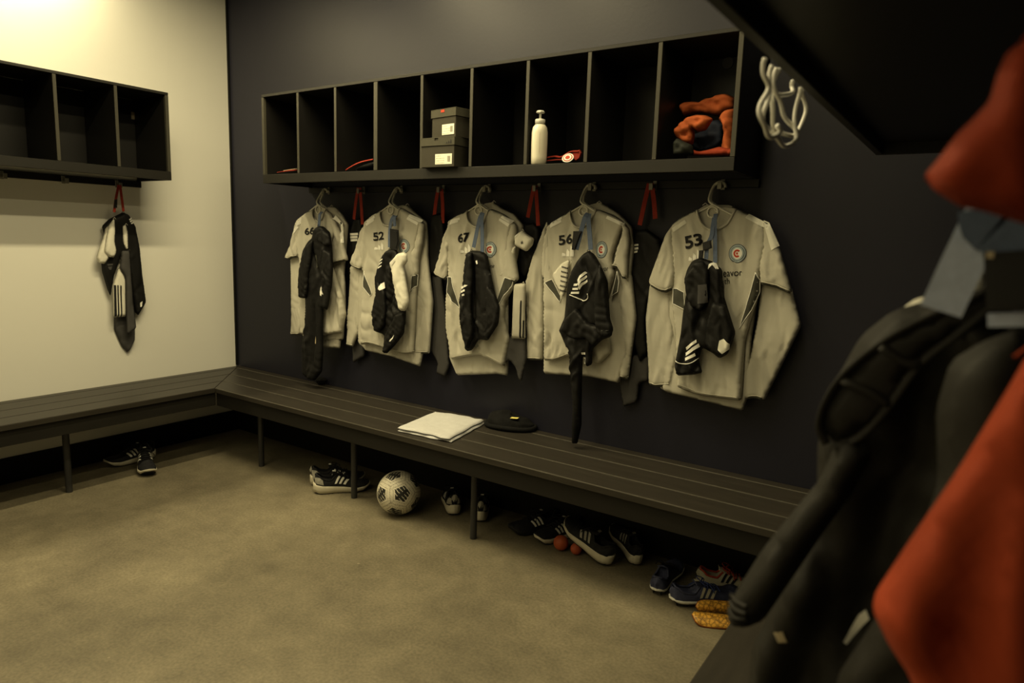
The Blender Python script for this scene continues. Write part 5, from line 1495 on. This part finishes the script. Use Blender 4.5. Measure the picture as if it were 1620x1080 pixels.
stuffed('orange top crumpled at the front middle of the stuffed ninth bay', 'top', 'sweatshirt', 2.595,
        Z9((215, 580), (290, 500), (370, 430), (450, 405), (560, 410), (640, 450), (600, 520), (560, 580), (480, 600), (430, 570), (440, 640), (420, 745), (340, 740), (270, 690), (230, 650)), .03, M_ORANGEL, 63,
        creases=[(Z9((220, 590), (330, 590), (420, 550)), .006, .010), (Z9((430, 480), (500, 470), (600, 480)), .008, -.02), (Z9((250, 660), (340, 650), (430, 590)), .006, -.014)])
stuffed('navy jacket wrapped inside the orange clothes in the stuffed ninth bay', 'jacket', 'track_jacket', 2.685,
        Z9((440, 640), (520, 605), (600, 530), (640, 480), (720, 470), (780, 520), (790, 620), (770, 720), (700, 790), (600, 830), (500, 835), (430, 790), (420, 720)), .022, M_NAVY, 64,
        creases=[(Z9((430, 680), (560, 680), (740, 650)), .006, .012), (Z9((440, 750), (560, 780), (700, 740)), .008, -.014)])
stuffed('red-orange shirt squashed along the shelf front of the stuffed ninth bay', 'shirt', 'training_shirt', 2.578,
        Z9((430, 810), (520, 845), (640, 820), (740, 790), (800, 800), (900, 820), (915, 880), (880, 896), (640, 900), (440, 905)), .012, M_ORANGE2, 65,
        creases=[(Z9((450, 860), (640, 850), (780, 820)), .006, -.012)])
stuffed('dark green black bag cloth slumped in the corner of the stuffed ninth bay', 'bag', 'cloth_bag', 2.535,
        Z9((130, 800), (170, 740), (240, 690), (320, 730), (410, 770), (425, 850), (415, 905), (300, 905), (200, 880)), .010, mat('dark_green_cloth', (.014, .016, .012), .75, .2, 9, .2), 66, fold=.008,
        creases=[(Z9((250, 740), (360, 820), (410, 880)), .006, .012)])
# red strap with round white badge beside the bottle
q0 = aty(905, 247, 2.56)
t = thing('badge_lanyard', 'red strap bundle with round white badge lying beside the pump bottle', 'lanyard', (q0.x, 2.57, ZS))
K = lambda px, Y: aty(px[0], px[1], Y)
ribbon('webbing', spline([K((866, 249), 2.575), K((878, 247), 2.58), K((888, 248), 2.585), K((902, 240), 2.60), K((916, 239), 2.60)], 5), .014, M_RED, t, side=(0, -.4, .9))
ribbon('webbing', spline([K((866, 254), 2.565), K((880, 252.5), 2.57), K((895, 252), 2.575), K((908, 249), 2.59)], 5), .012, M_RED, t, side=(0, -.3, .95))
cc = [K(p, 2.60) for p in zc(820, 160, 9.82, (840, 800), (880, 790), (945, 752), (968, 800), (940, 880), (890, 920), (850, 870))]
raw('pouch', [p + Vector((0, o, 0)) for o in (0, .012) for p in cc], [tuple(range(7)), tuple(range(13, 6, -1))] + [(i, (i + 1) % 7, 7 + (i + 1) % 7, 7 + i) for i in range(7)], M_RED, t)
cb_ = K(zc(820, 160, 9.82, (768, 878))[0], 2.552)
bd = MB()
nrm = Vector((.1, -.85, .5)).normalized(); ex = Vector((1, .1, 0)).normalized(); ey = nrm.cross(ex).normalized()
if ey.z < 0: ey = -ey
for r, o, m, nm in ((.026, 0, M_WHITER, 'badge'), (.021, .0012, M_REDP, 'badge_ring'), (.0175, .0022, M_WHITER, 'badge_ring'), (.010, .0032, M_REDP, 'badge_mark')):
    vv = [cb_ + nrm * o + ex * math.cos(2 * PI * k / 28) * r + ey * math.sin(2 * PI * k / 28) * r * .85 for k in range(28)]
    vv += [p - nrm * .003 for p in vv]
    raw(nm, vv, [tuple(range(28)), tuple(range(55, 27, -1))] + [(i, 28 + i, 28 + (i + 1) % 28, (i + 1) % 28) for i in range(28)], m, t)

# thin red strips in the first and third bay
t = thing('cloth_band', 'flat red and cream cloth band lying in the first bay by the corner', 'band', tuple(atz(456, 271, ZS)))
ribbon('band', spline([K((441, 272), 2.53), K((452, 270.5), 2.54), K((462, 269.5), 2.55), K((468, 269), 2.555)], 5), .03, M_RED, t, side=(0, -.2, 1))
ribbon('band_lining', spline([K((450, 269.5), 2.56), K((460, 268), 2.565), K((468, 267), 2.57)], 5), .02, M_BRASS, t, side=(0, -.2, 1))
t = thing('folded_cloth', 'folded black cloth with red edge lying in the third bay', 'cloth', tuple(atz(572, 268, ZS)))
pts = [aty(p[0], p[1], 2.545) for p in [(549, 268), (560, 261), (572, 256), (588, 252), (589, 263), (578, 267), (562, 269.5)]]
o, h = cloth('fabric', Frame('y', 2.60), [Vector((p.x, max(p.z, ZS + .001))) for p in pts], .045, M_BLACK, t, folds=folds_fn(.008, .02, 1.2, 71, .5), seed=71, res=.008, rim=.01)
MB().tube(spline([aty(p[0], p[1], 2.55) for p in [(547, 269), (558, 262), (572, 256), (590, 252)]], 5), .0045, 8, flat=.6).build('edge_binding', M_RED, t, True)

# ------------------------------------------------------------------ lights: rows of ceiling strips running towards the navy wall, then added front fill rows
WARM = (1.0, .84, .47)


def light_row(label, x, y0, y1, w, power):
    n = max(1, round((y1 - y0) / 1.6)); L = (y1 - y0) / n
    for i in range(n):
        yc = y0 + L * (i + .5)
        la = bpy.data.lights.new('strip_or_fill', 'AREA'); la.shape = 'RECTANGLE'; la.size = w; la.size_y = L * .98
        la.energy = power * L; la.color = WARM
        lo = bpy.data.objects.new('strip_or_fill', la); COL.objects.link(lo); lo.location = (x, yc, ZC - .012)


light_row('', -4.13, .5, 1.9, .05, 28)
light_row('', -2.76, 1.3, 2.3, .08, 36)
light_row('', -1.98, 1.3, 2.3, .08, 24)
light_row('', -.86, 1.3, 2.3, .06, 13)
light_row('', -2.76, -1.8, 1.3, .08, 4.5)  # added dim front fill from here on, brightening the shade under the bench
light_row('', -1.98, -1.8, 1.3, .08, 4.5)
light_row('', -.86, -1.8, 1.3, .06, 3.6)

wd = bpy.data.worlds.new('world'); SC.world = wd; wd.use_nodes = True
wd.node_tree.nodes['Background'].inputs[0].default_value = (.9, .85, .7, 1); wd.node_tree.nodes['Background'].inputs[1].default_value = .01
SC.view_settings.view_transform = 'Standard'
SC.view_settings.look = 'None'
SC.view_settings.exposure = 0.0

# ------------------------------------------------------------------ phrases the repeats share
GROUPS = (('football_shirt', 'numbered', 'numbered football shirts on the hook rail'), ('training_shirt', 'behind number', 'cream shirts behind the numbered ones'),
          ('laundry_strap', 'red webbing strap on the hook', 'red straps on the hooks between the shirts'), ('laundry_strap', 'before number', 'blue straps before the numbered shirts'),
          ('laundry_strap', 'hanger ring', 'blue straps before the numbered shirts'), ('running_shoe', '', 'running shoes under the benches'), ('training_shoe', '', 'low black trainers under the bench'),
          ('football_boot', '', 'football boots at the bench end'), ('shin_guard', '', 'pair of yellow shin guards'), ('massage_ball', '', 'orange balls under the bench'), ('shoe_box', '', 'stacked shoe boxes in the cubby'),
          ('locker_bench', '', 'slatted benches around the room'), ('cubby_unit', '', 'black cubby units on the walls'))
for o in COL.objects:
    if o.parent is None and o.get('label'):
        for stem_, word, g in GROUPS:
            if o.name.split('.')[0] == stem_ and word in o['label']: o['group'] = g
        if 'stuffed ninth bay' in o['label']: o['group'] = 'clothes stuffed in the ninth bay'
        elif 'bundle on the cream wall' in o['label'] and o['category'] not in ('strap', 'cubby shelf'): o['group'] = 'bundle hung on the cream wall'
